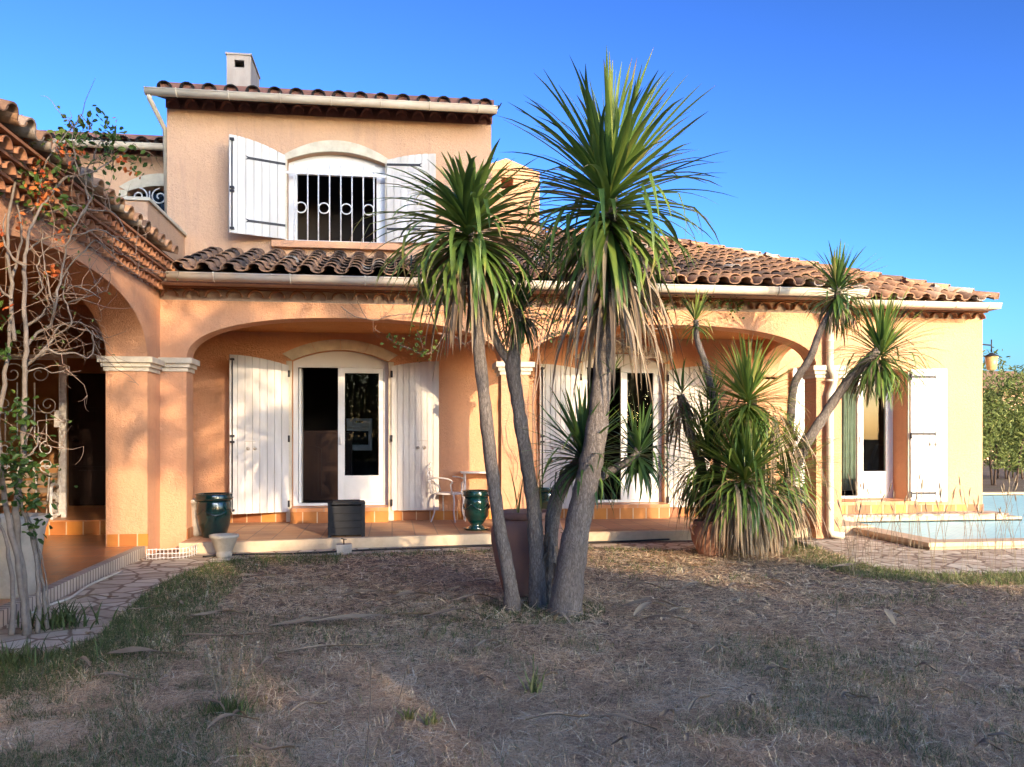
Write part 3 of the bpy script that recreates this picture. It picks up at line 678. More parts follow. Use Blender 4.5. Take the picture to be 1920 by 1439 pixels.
mb = MB(); mb.tube([(dx0+.07, 14.355, 1.35), (dx0+.07, 14.31, 1.35), (dx0+.16, 14.305, 1.35)], .011); mb.build('door_handle', M['blackiron'], fd)
mb = MB(); mb.box((-7.6, 4.2, 3.225), (XW-.01, 14.3, 3.28)); mb.build('wing_ceiling', M['ceil'], house)
mb = MB(); mb.box((-7.9, 3.6, 0), (-7.6, 14.5, 3.4)); mb.box((-7.6, 3.6, -.1), (XW-.475, 3.9, 3.22)); mb.build('wing_wall', M['wall'], house)
mb = MB(); mb.box((-7.6, 11.95, .124), (-3.345, 12.35, .30)); mb.build('entrance_step', M['skirt'], house)
mb = MB(); mb.box((-7.6, 11.93, .302), (-3.345, 14.28, .32)); mb.build('entrance_floor', M['floor_wing'], house)
# wing roof
wey = 3.2; wx = -2.56; wzv = 3.585; sw = V((-1, 0, .3)).normalized(); nw = V((.3, 0, 1)).normalized(); mb = MB()
canal(mb, (wx, EY+.3, wzv), (0, -1, 0), sw, nw, 26, 9, .295, .40, .10, lambda x, s: not (x < .25 and s < .5), .6, .4)
mb.cs = False; mb.F([mb.V(p) for p in ((wx-.05, 3.4, wzv-.03), (wx-.05, EY+.35, wzv-.03), (wx-3.6, EY+.35, wzv+1.05), (wx-3.6, 3.4, wzv+1.05))])
mb.F([mb.V(p) for p in ((-8.2, 3.4, wzv-.4), (-8.2, EY+.35, wzv-.4), (wx-3.6, EY+.35, wzv+1.05), (wx-3.6, 3.4, wzv+1.05))])
mb.build('wing_roof', M['tile'], house)
geno((XW, YF-.0, 0), (XW, 3.6, 0), (1, 0, 0), 3.545, 3, [M['geno'], M['mortar']], .235, .088, .075, .108)
mb = MB(); mb.box((XW-.3, 3.6, 3.221), (XW-.001, YF, 3.55)); mb.build('soffit', M['mortar'], house)
# entrance iron screen, fixed in the arch
mb = MB(); gy = EN-.03; U, VV = (1, 0, 0), (0, 0, 1)
zb = ZY(60, 668, gy)
mb.box((e0, gy-.02, zb-.02), (e1, gy+.02, zb+.02)); px_ = XY(120, gy); mb.box((px_-.03, gy-.025, .32), (px_+.03, gy+.025, zb-.02))
for k, cx in enumerate([e0+.25+.36*j for j in range(8)]):
    spiral(mb, (cx, gy, zb+.17), .13, 1.5, -PI/2, .009, U, VV, 1 if k % 2 else -1)
    if 1 < k < 6: spiral(mb, (cx+.1, gy, zb+.40), .075, 1.3, -PI/2, .008, U, VV, -1 if k % 2 else 1)
scr = mb.build('iron_screen', M['iron'], house)
mb = MB(); gx0, gx1 = px_-.92, px_-.05; h0, h1 = .36, zb-.04
for x in (gx0, gx1): mb.box((x-.012, gy-.012, h0), (x+.012, gy+.012, h1))
for z in (h0, h1-.0, 1.02): mb.box((gx0, gy-.011, z-.011), (gx1, gy+.011, z+.011))
for s_ in (-1, 1):
    cx = (gx0+gx1)/2
    spiral(mb, (cx+s_*.17, gy, h1-.2), .155, 1.4, 0 if s_ < 0 else PI, .009, U, VV, 1 if s_ < 0 else -1)
    spiral(mb, (cx+s_*.28, gy, h1-.62), .13, 1.5, 0 if s_ < 0 else PI, .009, U, VV, s_)
    spiral(mb, (cx+s_*.26, gy, 1.26), .10, 1.4, PI/2, .009, U, VV, s_)
    spiral(mb, (cx+s_*.26, gy, 1.03), .10, 1.4, -PI/2, .009, U, VV, -s_)
    mb.tube([(cx+s_*.11, gy, h1-.32), (cx+s_*.11, gy, 1.42), (cx+s_*.2, gy, 1.32)], .010, 5)
    mb.tube([(cx+s_*.26, gy, h1-.75), (cx+s_*.26, gy, 1.36)], .009, 5)
    mb.tube([(cx+s_*.3, gy, .93), (cx+s_*.26, gy, h0)], .010, 5)
    mb.tube([(cx+s_*.09, gy, 1.0), (cx+s_*.13, gy, .85), (cx+s_*.13, gy, h0)], .010, 5)
ring(mb, ((gx0+gx1)/2, gy, 1.75), .085, .009)
mb.box((gx1-.07, gy-.02, 1.55), (gx1+.03, gy+.02, 1.78)); mb.build('gate_leaf', M['iron'], scr)

# wall lantern on the right-hand corner
lx, lz = XY(1859, 13.6), ZY(1859, 680, 13.6)
mb = MB(); mb.box((9.90, 13.52, lz+.18), (9.93, 13.68, lz+.36))
mb.tube([(9.92, 13.6, lz+.30), (10.0, 13.6, lz+.24), (10.08, 13.6, lz+.32), (lx, 13.6, lz+.30), (lx, 13.6, lz+.18)], .014, 6)
spiral(mb, (10.02, 13.6, lz+.16), .06, 1.3, PI/2, .009, U, VV, 1); mb.tube([(lx, 13.6, lz+.18), (lx, 13.6, lz+.40)], .010, 6)
lan = mb.build('wall_lantern', M['blackiron'], house)
mb = MB(); mb.lathe((lx, 13.6, lz-.14), [(.055, 0), (.085, .02), (.115, .24)], 6); mb.build('lamp_glass', M['amber'], lan)
mb = MB(); mb.lathe((lx, 13.6, lz+.10), [(.125, 0), (.11, .02), (.04, .055), (.02, .07)], 8); mb.build('lamp_cap', M['blackiron'], lan)
# small lantern on the centre pier
mb = MB(); q = PY(944, 745, YB-.06); mb.box((q.x-.05, YB-.05, q.z-.05), (q.x+.0, YB-.01, q.z+.12)); mb.tube([(q.x, YB-.05, q.z+.08), (q.x+.02, YB-.14, q.z+.10), (q.x+.02, YB-.14, q.z+.02)], .012); mb.lathe((q.x+.02, YB-.14, q.z-.22), [(.03, 0), (.05, .04), (.06, .20), (.01, .26)], 6); mb.build('wall_lantern', M['blackiron'], house)

# ------------------------------------------------------------------ ground
pool = [(6.95, 10.1), (16.5, 10.1), (16.5, 18.0), (10.25, 18.0), (10.25, 12.72), (6.95, 12.72)]
def sheet(name, outer, holes, z, mat):
    mb = MB(); loops = [outer]+holes; tri_ = tessellate_polygon([[V((p[0], p[1], 0)) for p in l] for l in loops]); fl = [p for l in loops for p in l]
    i = [mb.V((p[0], p[1], z)) for p in fl]
    for t in tri_: mb.F([i[k] for k in t])
    o = mb.build(name, mat, None)
    me = o.data
    for p in me.polygons:
        if p.normal.z < 0: p.flip()
    return tag(o, kind='structure')
sheet('ground', [(-250, -200), (250, -200), (250, 300), (-250, 300)], [pool], 0, M['lawn'])
edge = [(-60, 1262), (0, 1226), (70, 1232), (125, 1218), (180, 1196), (215, 1160), (262, 1122), (330, 1082), (395, 1058), (480, 1046), (620, 1041), (760, 1036), (920, 1030), (1100, 1027), (1290, 1032), (1400, 1015), (1490, 1012), (1530, 1030), (1590, 1052), (1680, 1072), (1790, 1078), (1930, 1074), (2200, 1070)]
ep = [PZ(x+random.uniform(-4, 4), y+random.uniform(-1.5, 1.5), .004) for (x, y) in edge]
path = [(p.x, p.y) for p in ep]+[(19, 9.6), (19, 19.5), (10.6, 19.5)]
path = path+[(10.0, 13.1), (6.2, 13.1), (6.2, 11.25), (-2.5, 11.25), (-2.92, 10.9), (-2.92, 4.5)]
# keep the pool out of the paving by building it in two sheets
left_path = [(p.x, p.y) for p in ep if p.x < 6.3]
xr = [(p.x, p.y) for p in ep if p.x >= 6.3]
sheet('path', left_path+[(6.3, left_path[-1][1]*.5+xr[0][1]*.5), (6.3, 12.4), (6.25, 12.4), (6.25, 11.0), (-2.6, 11.0), (-2.92, 10.9), (-2.92, 4.5)], [], .004, M['paving'])
sheet('path', [(6.3, left_path[-1][1]*.5+xr[0][1]*.5)]+xr+[(19, xr[-1][1]), (19, 9.85), (6.62, 9.85), (6.62, 12.7), (6.3, 12.7)], [], .0045, M['paving'])
# terrace of the porch
tp = [PZ(352, 1019, ZT), PZ(440, 1017, ZT), PZ(680, 1009, ZT), PZ(920, 1002, ZT), PZ(1110, 999, ZT), PZ(1310, 995, ZT), PZ(1528, 990, ZT)]
tp = [(p.x, p.y) for p in tp]; tp[0] = (-2.555, tp[0][1])
mb = MB(); mb.plate(tp+[(5.858, YB-.003), (-2.92, YB-.003), (-2.92, YF+.35), (-2.555, YF+.35)], [], (0, 0, 0), (1, 0, 0), (0, 1, 0), (0, 0, 1), ZT, -.05)
tag(mb.build('terrace', M['floor_porch']), kind='structure')
mb = MB()
for a, b in zip(tp[:-1], tp[1:]):
    mb.quad((a[0], a[1]-.012, -.02), (b[0], b[1]-.012, -.02), (b[0], b[1]-.012, ZT+.004), (a[0], a[1]-.012, ZT+.004))
    mb.quad((a[0], a[1]-.012, ZT+.004), (b[0], b[1]-.012, ZT+.004), (b[0], b[1]+.10, ZT+.004), (a[0], a[1]+.10, ZT+.004))
tag(mb.build('terrace_edge', M['coping'], fixn=False), kind='structure')
# door platform on the right
mb = MB(); mb.box((5.87, YF+.36, 0), (6.94, YB-.003, ZT-.006)); mb.box((6.24, 12.76, 0.0), (10.0, YB-.003, ZT+.0)); tag(mb.build('platform', M['coping']), kind='structure')
mb = MB(); mb.box((6.24, 12.74, ZT+.001), (10.03, YB-.004, ZT+.028)); tag(mb.build('platform_paving', M['paving']), kind='structure')
# wing terrace
WZ = .12
mb = MB(); mb.box((-7.6, 4.0, -.05), (-2.99, 12.4, WZ)); mb.box((-2.989, 4.0, -.05), (-2.925, 10.64, WZ-.001)); tag(mb.build('wing_terrace', M['floor_wing']), kind='structure')
mb = MB(); mb.box((-2.995, 4.0, -.04), (-2.90, 10.64, WZ+.006)); tag(mb.build('terrace_edging', M['edging']), kind='structure')
# pool
mb = MB(); zf = -.17
def poly_wall(mb, poly, z0, z1):
    k = len(poly)
    for i in range(k):
        a, b = poly[i], poly[(i+1) % k]; mb.quad((a[0], a[1], z0), (b[0], b[1], z0), (b[0], b[1], z1), (a[0], a[1], z1))
poly_wall(mb, pool, zf, .06)
for t in tessellate_polygon([[V((p[0], p[1], 0)) for p in pool]]): mb.F([mb.V((pool[k][0], pool[k][1], zf)) for k in t])
tag(mb.build('pool_basin', M['mosaic'], fixn=False), kind='structure')
mb = MB()
for t in tessellate_polygon([[V((p[0], p[1], 0)) for p in pool]]): mb.F([mb.V((pool[k][0], pool[k][1], .035)) for k in t])
tag(mb.build('pool_surface', M['mosaic'], fixn=False), kind='structure')  # opaque mosaic sheet for a gridded pool cover, laid where open water would be
mb = MB()
op = [(6.62, 9.80), (16.8, 9.80), (16.8, 18.3), (10.04, 18.3), (10.04, 12.735), (6.62, 12.735)]
mb.plate(op, [pool], (0, 0, 0), (1, 0, 0), (0, 1, 0), (0, 0, 1), .10, .045)
inn_ = [(6.68, 9.87), (16.7, 9.87), (16.7, 18.2), (10.05, 18.2), (10.05, 12.732), (6.68, 12.732)]
mb.plate(inn_, [[(p[0]-.0, p[1]) for p in pool]], (0, 0, 0), (1, 0, 0), (0, 1, 0), (0, 0, 1), .044, -.02)
tag(mb.build('pool_coping', M['coping']), kind='structure')

# ------------------------------------------------------------------ vegetation helpers
def leafstrip(mb, base, az, el, L_, W, droop, t, n=8, twist=0, dp=1.4, fold=.25, kink=None, tip=0):
    t_in = t
    p = V(base); old = mb.cs; mb.cs = True; rows = []; a = az
    side = V((-math.sin(a), math.cos(a), 0))
    for i in range(n+1):
        s = i/n; e = el-droop*s**dp
        if kink and s > kink[0]: e -= kink[1]
        a2 = a+twist*s
        d = V((math.cos(a2)*math.cos(e), math.sin(a2)*math.cos(e), math.sin(e)))
        side = V((-math.sin(a2), math.cos(a2), 0)); nn = side.cross(d)
        w = W*min(1, .45+2.2*s)*max(.0, (1-s))**.55*.5
        if i == n: w = W*.02
        t = t_in+(1.0-t_in)*max(0, (s-1+tip)/tip)**.5 if tip and s > 1-tip else t_in
        rows.append([mb.V(p+side*w+nn*(-w*fold), t), mb.V(p-nn*0, min(1, t+.05)), mb.V(p-side*w+nn*(-w*fold), t)])
        p = p+d*(L_/n)
    for i in range(n):
        a_, b_ = rows[i], rows[i+1]
        mb.F((a_[0], a_[1], b_[1], b_[0])); mb.F((a_[1], a_[2], b_[2], b_[1]))
    mb.cs = old
def head(mb, c, n, L_, W, spread=1.0, ax=(0, 0, 1), up=88, low=-45, stem=.3, dmin=10, dmax=85, tb=.45, rs=None, bias=None, inner=.9):
    rs = rs or random; c = V(c); ga = 2.39996
    ax = V(ax).normalized()
    for i in range(n):
        f = (i+.5)/n; az = i*ga+rs.uniform(-.25, .25); el = R(up-(up-low)*f**.8*spread+rs.uniform(-9, 9)); 
        dr_ = R(dmin+(dmax-dmin)*f+rs.uniform(-12, 18)); ll = L_*(.72+.28*math.sin(PI*min(1, f+.25)))*rs.uniform(.82, 1.12)*(inner+(1-inner)*min(1, f*2.2))
        t = min(1, max(0, tb+rs.gauss(0, .2)-(f-.4)*.15)); 
        if rs.random() < .06: t = t+.3
        t = min(.86, t*.86)
        tip = rs.uniform(.08, .35) if rs.random() < .15+.4*f else 0
        kk = (rs.uniform(.45, .7), R(rs.uniform(25, 60))) if f > .35 and rs.random() < .30 else None
        base = c-ax*(f*stem)+V((math.cos(az), math.sin(az), 0))*.02
        el = max(R(-85), min(R(89), el))
        if el-dr_ < R(-88): dr_ = el+R(88)
        leafstrip(mb, base, az+ (0 if bias is None else 0), el, ll, W*rs.uniform(.75, 1.1), dr_, t, 8, rs.uniform(-.5, .5), rs.uniform(1.2, 2.2), .3, kk, tip)
def skirt(mb, c, n, L_, W, stem=.5, r=.06, ax=(0, 0, 1), rs=None, tb=.5, zmin=None):
    rs = rs or random; c = V(c); ax = V(ax).normalized()
    for i in range(n):
        az = rs.uniform(0, 2*PI); f = rs.random(); el = R(rs.uniform(-60, 10)); base = c-ax*(f*stem)+V((math.cos(az), math.sin(az), 0))*r
        ll = L_*rs.uniform(.5, 1.1)
        if zmin is not None: ll = min(ll, max(.12, (base.z-zmin)*1.08))
        leafstrip(mb, base, az, el, ll, W*rs.uniform(.6, 1.1), el+R(rs.uniform(80, 89)), min(1, max(0, rs.gauss(tb, .25))), 7, rs.uniform(-.8, .8), .45, .6)
def smooth(pts, k=6):
    P_ = [V(p) for p in pts]; out = []
    for i in range(len(P_)-1):
        p0, p1, p2, p3 = P_[max(i-1, 0)], P_[i], P_[i+1], P_[min(i+2, len(P_)-1)]
        for j in range(k):
            t = j/k; out.append(.5*((2*p1)+(p2-p0)*t+(2*p0-5*p1+4*p2-p3)*t*t+(3*p1-p0-3*p2+p3)*t**3))
    out.append(P_[-1]); return out
def trunk(name, pts, r, parent, mat='bark', n=14, rough=.06):
    k = 7; sp = smooth(pts, k); m_ = len(sp); rs = []
    for i in range(m_):
        f = i/(m_-1)*(len(r)-1); a = int(min(f, len(r)-2)); rr_ = r[a]+(r[a+1]-r[a])*(f-a); rs.append(rr_*(1+random.uniform(-rough, rough)))
    mb = MB(); mb.tube(sp, rs, n); mb.v = [(x+random.uniform(-1, 1)*.004, y+random.uniform(-1, 1)*.004, z) for (x, y, z) in mb.v]
    return mb.build(name, M[mat], parent)

# ------------------------------------------------------------------ centre clump of cabbage trees (cordyline)
def cab(base, label, pts, radii, heads, skirts=()):
    t = thing('cabbage_tree', base, label, 'cabbage tree', 'cabbage trees growing in the clump on the lawn')
    trunk('trunk', pts, radii, t)
    for (c, kw) in heads:
        mb = MB(); head(mb, c, **kw); mb.build('crown', M['cord_leaf'], t, fixn=False)
    for (c, kw) in skirts:
        mb = MB(); skirt(mb, c, **kw); mb.build('dead_leaves', M['dead'], t, fixn=False)
    return t
dA, dB, dC, dD = 7.0, 7.15, 6.85, 7.25
pA = [PD(x, y, d) for x, y, d in ((963, 1146, 7.0), (955, 1085, 7.0), (936, 985, 7.0), (920, 860, 7.0), (905, 720, 6.98), (893, 600, 6.95), (885, 500, 6.92), (880, 430, 6.9))]; pA[0].z = -.05
cab((pA[0].x, pA[0].y, 0), 'slim leaning cabbage tree in the clump whose drooping green head hangs before the upstairs shutter', pA, [.072, .060, .055, .054, .052, .05, .05, .048],
    [(PD(879, 405, 6.9), dict(n=250, L_=1.08, W=.066, low=-45, stem=.28, dmin=30, dmax=100, up=78, tb=.5, inner=.42))],
    [(PD(882, 470, 6.9), dict(n=45, L_=.9, W=.05, stem=.30, r=.05, tb=.45))])
pB = [PD(x, y, d) for x, y, d in ((1008, 1130, 7.15), (1006, 1050, 7.15), (1000, 950, 7.15), (985, 850, 7.15), (970, 750, 7.15), (962, 690, 7.15), (968, 640, 7.15), (974, 580, 7.15))]; pB[0].z = -.05
tB = cab((pB[0].x, pB[0].y, 0), 'middle cabbage tree of the clump, forked under a small dark green head', pB, [.08, .066, .060, .058, .056, .066, .046, .04],
    [(PD(976, 572, 7.15), dict(n=85, L_=.42, W=.036, low=-60, stem=.16, dmin=15, dmax=70, tb=.12))],
    [(PD(974, 590, 7.15), dict(n=18, L_=.35, W=.03, stem=.12, r=.04))])
mb = MB(); mb.tube(smooth([pB[5], PD(938, 655, 7.17), PD(915, 605, 7.2), PD(903, 560, 7.22)], 5), .035, 9); mb.build('side_branch', M['bark'], tB)
pC = [PD(x, y, d) for x, y, d in ((1058, 1152, 6.85), (1068, 1080, 6.85), (1084, 980, 6.85), (1106, 880, 6.85), (1122, 780, 6.85), (1130, 690, 6.85), (1138, 600, 6.83), (1144, 480, 6.8), (1143, 370, 6.78))]; pC[0].z = -.05
tC = cab((pC[0].x, pC[0].y, 0), 'tallest and thickest cabbage tree of the clump, with the big spiky head against the sky', pC, [.15, .122, .104, .095, .085, .078, .074, .068, .06],
    [(PD(1141, 335, 6.78), dict(n=330, L_=1.06, W=.066, low=-62, stem=.50, dmin=8, dmax=95, tb=.52)),
     (PD(1198, 838, 6.98), dict(n=85, L_=.50, W=.036, low=-60, stem=.14, dmin=15, dmax=70, tb=.10)),
     (PD(1150, 690, 6.75), dict(n=10, L_=.2, W=.02, low=-10, stem=.04, dmin=5, dmax=40, tb=.6))],
    [(PD(1143, 440, 6.8), dict(n=120, L_=1.0, W=.042, stem=.60, r=.07, tb=.55))])
mb = MB(); mb.tube(smooth([PD(1112, 905, 6.9), PD(1150, 880, 6.95), PD(1185, 862, 6.98), PD(1198, 838, 6.98)], 4), .035, 8); mb.build('side_branch', M['bark'], tC)
pD = [PD(x, y, d) for x, y, d in ((1030, 1125, 7.25), (1032, 1040, 7.25), (1038, 960, 7.25), (1056, 905, 7.22), (1082, 870, 7.15), (1092, 850, 7.1))]; pD[0].z = -.05
cab((pD[0].x, pD[0].y, 0), 'shortest cabbage tree of the clump, its dark spiky head low against the tall trunk', pD, [.07, .062, .06, .055, .05, .05],
    [(PD(1093, 842, 7.05), dict(n=120, L_=.66, W=.046, low=-40, stem=.16, dmin=8, dmax=55, tb=.12))],
    [(PD(1036, 990, 7.25), dict(n=46, L_=.22, W=.035, stem=.45, r=.065, tb=.3))])
# large jar behind
def lathe_thing(name, c, prof, mat, label, cat, n=32, group=None):
    t = thing(name, c, label, cat, group); mb = MB(); mb.lathe(c, prof, n); mb.build('body', M[mat], t); return t
c = PD(988, 900, 7.75); c.z = 0; jt = thing('jar', c, 'large old terracotta jar half hidden behind the clump of trunks', 'jar')
mb = MB(); mb.lathe(c, [(.19, 0), (.22, .04), (.28, .25), (.325, .48), (.33, .58), (.30, .66), (.25, .69)], 36); mb.build('body', M['oldjar'], jt)
mb = MB(); mb.lathe((c.x, c.y, .692), [(.25, 0), (.265, .01), (.265, .055), (.25, .065), (.22, .065), (.21, .01)], 36); mb.build('rim', M['oldjar'], jt)
mb = MB()
for k in range(9):
    a = PD(988+random.uniform(-30, 30), 960, 7.75+random.uniform(-.1, .1)); a.z = .72
    leafstrip(mb, a, random.uniform(0, 6.3), R(random.uniform(65, 88)), random.uniform(.3, .5), .02, R(random.uniform(5, 30)), random.random())
mb.build('sprouting_leaves', M['grass'], jt, fixn=False)

# ------------------------------------------------------------------ right-hand group
G2 = 'cabbage trees beside the porch pier'
def cab2(base, label, stems, heads, skirts):
    t = thing('cabbage_tree', base, label, 'cabbage tree', G2)
    for (pts, r) in stems: trunk('trunk', pts, r, t)
    for (c, kw) in heads:
        mb = MB(); head(mb, c, **kw); mb.build('crown', M['cord_leaf'], t, fixn=False)
    for (c, kw) in skirts:
        mb = MB(); skirt(mb, c, **kw); mb.build('dead_leaves', M['dead'], t, fixn=False)
b = PZ(1405, 1042, 0)
s = [PD(1405, 1042, 10.25), PD(1408, 980, 10.25), PD(1402, 920, 10.2), PD(1400, 860, 10.1)]
cab2((b.x, b.y, 0), 'low bushy cabbage tree whose wide head spreads above a skirt of straw coloured dead leaves', [(s, [.12, .10, .09, .08])],
     [(PD(1397, 872, 10.05), dict(n=360, L_=1.18, W=.048, low=-25, stem=.32, dmin=6, dmax=62, tb=.55, inner=.5, up=82)), (PD(1478, 868, 10.55), dict(n=170, L_=.85, W=.042, low=-30, stem=.3, dmin=6, dmax=60, tb=.72, inner=.7))],
     [(PD(1400, 905, 10.1), dict(n=230, L_=1.1, W=.045, stem=.42, r=.16, tb=.62, zmin=.02)), (PD(1450, 890, 10.3), dict(n=130, L_=1.1, W=.038, stem=.40, r=.12, tb=.62, zmin=.02)), (PD(1372, 905, 9.95), dict(n=90, L_=1.1, W=.040, stem=.35, r=.10, tb=.6, zmin=.02))])
s = [PD(1430, 1035, 10.5), PD(1432, 920, 10.5), PD(1418, 820, 10.4), PD(1408, 740, 10.35)]; b = PZ(1430, 1035, 0)
cab2((b.x, b.y, 0), 'middle sized cabbage tree with an upright yellow green head above the low bushy one', [(s, [.08, .07, .06, .055])],
     [(PD(1402, 738, 10.0), dict(n=290, L_=.86, W=.042, low=-62, stem=.22, dmin=4, dmax=42, tb=.7, inner=.85))],
     [(PD(1445, 770, 10.3), dict(n=110, L_=.95, W=.032, stem=.35, r=.08, tb=.75)), (PD(1408, 775, 10.35), dict(n=30, L_=.6, W=.03, stem=.2, r=.06, tb=.4))])
s = [PD(1480, 1030, 10.9), PD(1478, 900, 10.8), PD(1482, 790, 10.7), PD(1490, 720, 10.6), PD(1520, 670, 10.5), PD(1538, 620, 10.45), PD(1566, 570, 10.45), PD(1572, 535, 10.45)]; b = PZ(1480, 1025, 0)
cab2((b.x, b.y, 0), 'thin crooked cabbage tree with its spiky head rising over the porch gutter', [(s, [.06, .055, .05, .048, .045, .04, .035, .035])],
     [(PD(1571, 530, 10.45), dict(n=135, L_=.60, W=.05, low=-70, stem=.28, dmin=2, dmax=60, tb=.25))],
     [(PD(1572, 560, 10.45), dict(n=60, L_=.45, W=.032, stem=.22, r=.04, tb=.35))])
s = [PD(1455, 1035, 10.4), PD(1470, 930, 10.4), PD(1505, 845, 10.3), PD(1545, 780, 10.2), PD(1590, 715, 10.1), PD(1635, 668, 10.0), PD(1655, 650, 10.0)]; b = PZ(1455, 1030, 0)
cab2((b.x, b.y, 0), 'cabbage tree leaning far to the right, its head in front of the end door shutter', [(s, [.08, .07, .065, .06, .055, .055, .05])],
     [(PD(1652, 652, 10.0), dict(n=240, L_=.80, W=.038, low=-55, stem=.22, dmin=15, dmax=80, tb=.5))],
     [(PD(1640, 672, 10.0), dict(n=70, L_=.5, W=.035, stem=.2, r=.05, tb=.3))])
s = [PD(1350, 1030, 10.6), PD(1345, 900, 10.6), PD(1342, 780, 10.6), PD(1325, 690, 10.6), PD(1308, 640, 10.6), PD(1305, 600, 10.6)]; b = PZ(1350, 1030, 0)
cab2((b.x, b.y, 0), 'slender pale stemmed cabbage tree with a small open head beneath the porch gutter', [(s, [.05, .045, .042, .04, .036, .033])],
     [(PD(1304, 592, 10.6), dict(n=62, L_=.42, W=.030, low=-40, stem=.16, dmin=5, dmax=50, tb=.7))], [])
s = [PD(1330, 1000, 10.75), PD(1315, 880, 10.75), PD(1290, 800, 10.75), PD(1276, 740, 10.75)]; b = PZ(1345, 1020, 0)
cab2((b.x-.15, b.y, 0), 'shaded cabbage tree at the left of its group, half dead, its dark heads drooping', [(s, [.07, .065, .06, .05])],
     [(PD(1278, 725, 10.75), dict(n=46, L_=.5, W=.036, low=-75, stem=.3, dmin=5, dmax=60, tb=.2)), (PD(1330, 845, 10.6), dict(n=210, L_=1.0, W=.040, low=-60, stem=.35, dmin=20, dmax=80, tb=.12)), (PD(1335, 745, 10.8), dict(n=60, L_=.55, W=.036, low=-60, stem=.2, dmin=5, dmax=60, tb=.15))],
     [(PD(1278, 745, 10.75), dict(n=60, L_=.5, W=.035, stem=.35, r=.05, tb=.15)), (PD(1310, 880, 10.7), dict(n=60, L_=.7, W=.035, stem=.3, r=.06, tb=.1))])
# terracotta pot with handles
c = PD(1332, 950, 10.15); c.z = 0; t = thing('pot', c, 'terracotta pot with small handles in front of the bushy cabbage trees', 'plant pot')
mb = MB(); mb.lathe(c, [(.13, 0), (.15, .05), (.22, .2), (.235, .30), (.20, .38), (.22, .43), (.20, .43), (.18, .40)], 30); mb.build('body', M['terra'], t)
mb = MB(); mb.tube(smooth([(c.x-.20, c.y-.05, .38), (c.x-.28, c.y-.08, .36), (c.x-.23, c.y-.06, .27)], 4), .014, 7); mb.build('handle', M['terra'], t)
# green garden chair-like glass pot on terrace
def urn(name, px, py, z, r, h, label, prof=None, saucer=False, d=None, rim=True, mat='greengl', group='green glazed pots on the terrace'):
    c = PZ(px, py, z); c.y += r; t = thing(name, c, label, 'plant pot', group)
    prof = prof or [(.62, 0), (.66, .04), (.86, .30), (.97, .62), (.93, .80), (.90, .84)]
    mb = MB(); mb.lathe(c, [(a*r, b_*h) for a, b_ in prof], 36); mb.build('body', M[mat], t)
    mb = MB(); zt = prof[-1][1]*h; ra = prof[-1][0]*r
    mb.lathe((c.x, c.y, c.z+zt+.001), [(ra, 0), (r*1.02, .015), (r*1.05, h*.06), (r*1.0, h*.10), (r*1.04, h*.155), (r*.93, h*.158), (r*.86, h*.06), (r*.2, h*.03)], 36); mb.build('rim', M[mat], t)
    # garland
    mb = MB()
    for k in range(4):
        a0 = -PI/2+k*PI/2-PI/4+.3; pts = []
        for q in range(9):
            f = q/8; a = a0+f*PI/2; z_ = .66-.14*math.sin(PI*f); 
            rr_ = r*(.955+.0)*(1.0 if z_ > .6 else .985); pts.append((c.x+rr_*math.cos(a), c.y+rr_*math.sin(a), c.z+z_*h))
        mb.tube(pts, [.006+.006*math.sin(PI*q/8) for q in range(9)], 6)
    mb.build('garland', M[mat], t)
    if saucer:
        mb = MB(); mb.lathe((c.x, c.y, c.z-.0), [(r*.75, 0), (r*.98, .03), (r*.95, .035), (r*.7, .02)], 30); mb.build('saucer', M[mat], t)
    return t
urn('glazed_pot', 395, 1011, ZT, .225, .56, 'large dark green glazed pot at the left end of the terrace by the pier')
urn('glazed_pot', 896, 997, ZT+.0, .19, .56, 'dark green footed urn on a saucer in front of the white garden chair', prof=[(.5, .0), (.62, .03), (.55, .09), (.40, .13), (.60, .22), (.86, .36), (.92, .70), (.86, .82)], saucer=True)
urn('glazed_pot', 1030, 975, ZT, .20, .50, 'green glazed pot seen between the trunks of the clump')
urn('glazed_pot', 1494, 986, ZT, .16, .55, 'green glazed pot standing inside the right hand porch pier')
# pale planter behind the left pot
c = PZ(362, 1009, ZT); c.y += .25; t = thing('planter', c, 'pale stone planter tucked behind the big green pot at the pier', 'plant pot')
mb = MB(); mb.lathe(c, [(.10, 0), (.13, .02), (.16, .30), (.20, .44), (.22, .45), (.22, .48), (.18, .48)], 4); mb.build('body', M['greypot'], t)
# weathered small pot on path
c = PZ(420, 1046, .004); t = thing('small_pot', c, 'weathered cream flower pot standing on the path before the terrace', 'plant pot')
mb = MB(); mb.lathe(c, [(.085, 0), (.095, .06), (.082, .075), (.10, .09), (.155, .23), (.17, .24), (.172, .27), (.155, .27), (.14, .23)], 10); mb.build('body', M['greypot'], t)
# ---- black slatted box
c = PZ(648, 1007, ZT); c.y += .16; t = thing('slatted_box', c, 'black slatted box standing on the terrace in front of the kitchen door', 'box', rz=R(4))
w = .235; h = .42
def LB(nm, boxes, mat, par=t):
    mb = MB()
    for a, b_ in boxes: mb.box(a, b_)
    return mb.build(nm, M[mat], par, local=True)
LB('body', [((-w+.02, -.17, .02), (w-.02, .17, h-.02))], 'black')
for z in (.03, .12, .215, .31):
    LB('slat', [((-w+.045, -.185, z), (w-.045, -.172, z+.085))], 'black')
for x in (-w, w-.045):
    for ya in (-.195, .171): LB('corner_post', [((x, ya, 0), (x+.045, ya+.024, h))], 'black')
LB('lid', [((-w-.004, -.2, h+.002), (w+.004, .2, h+.022)), ((-w+.06, -.15, h+.023), (w-.06, .15, h+.037))], 'black')
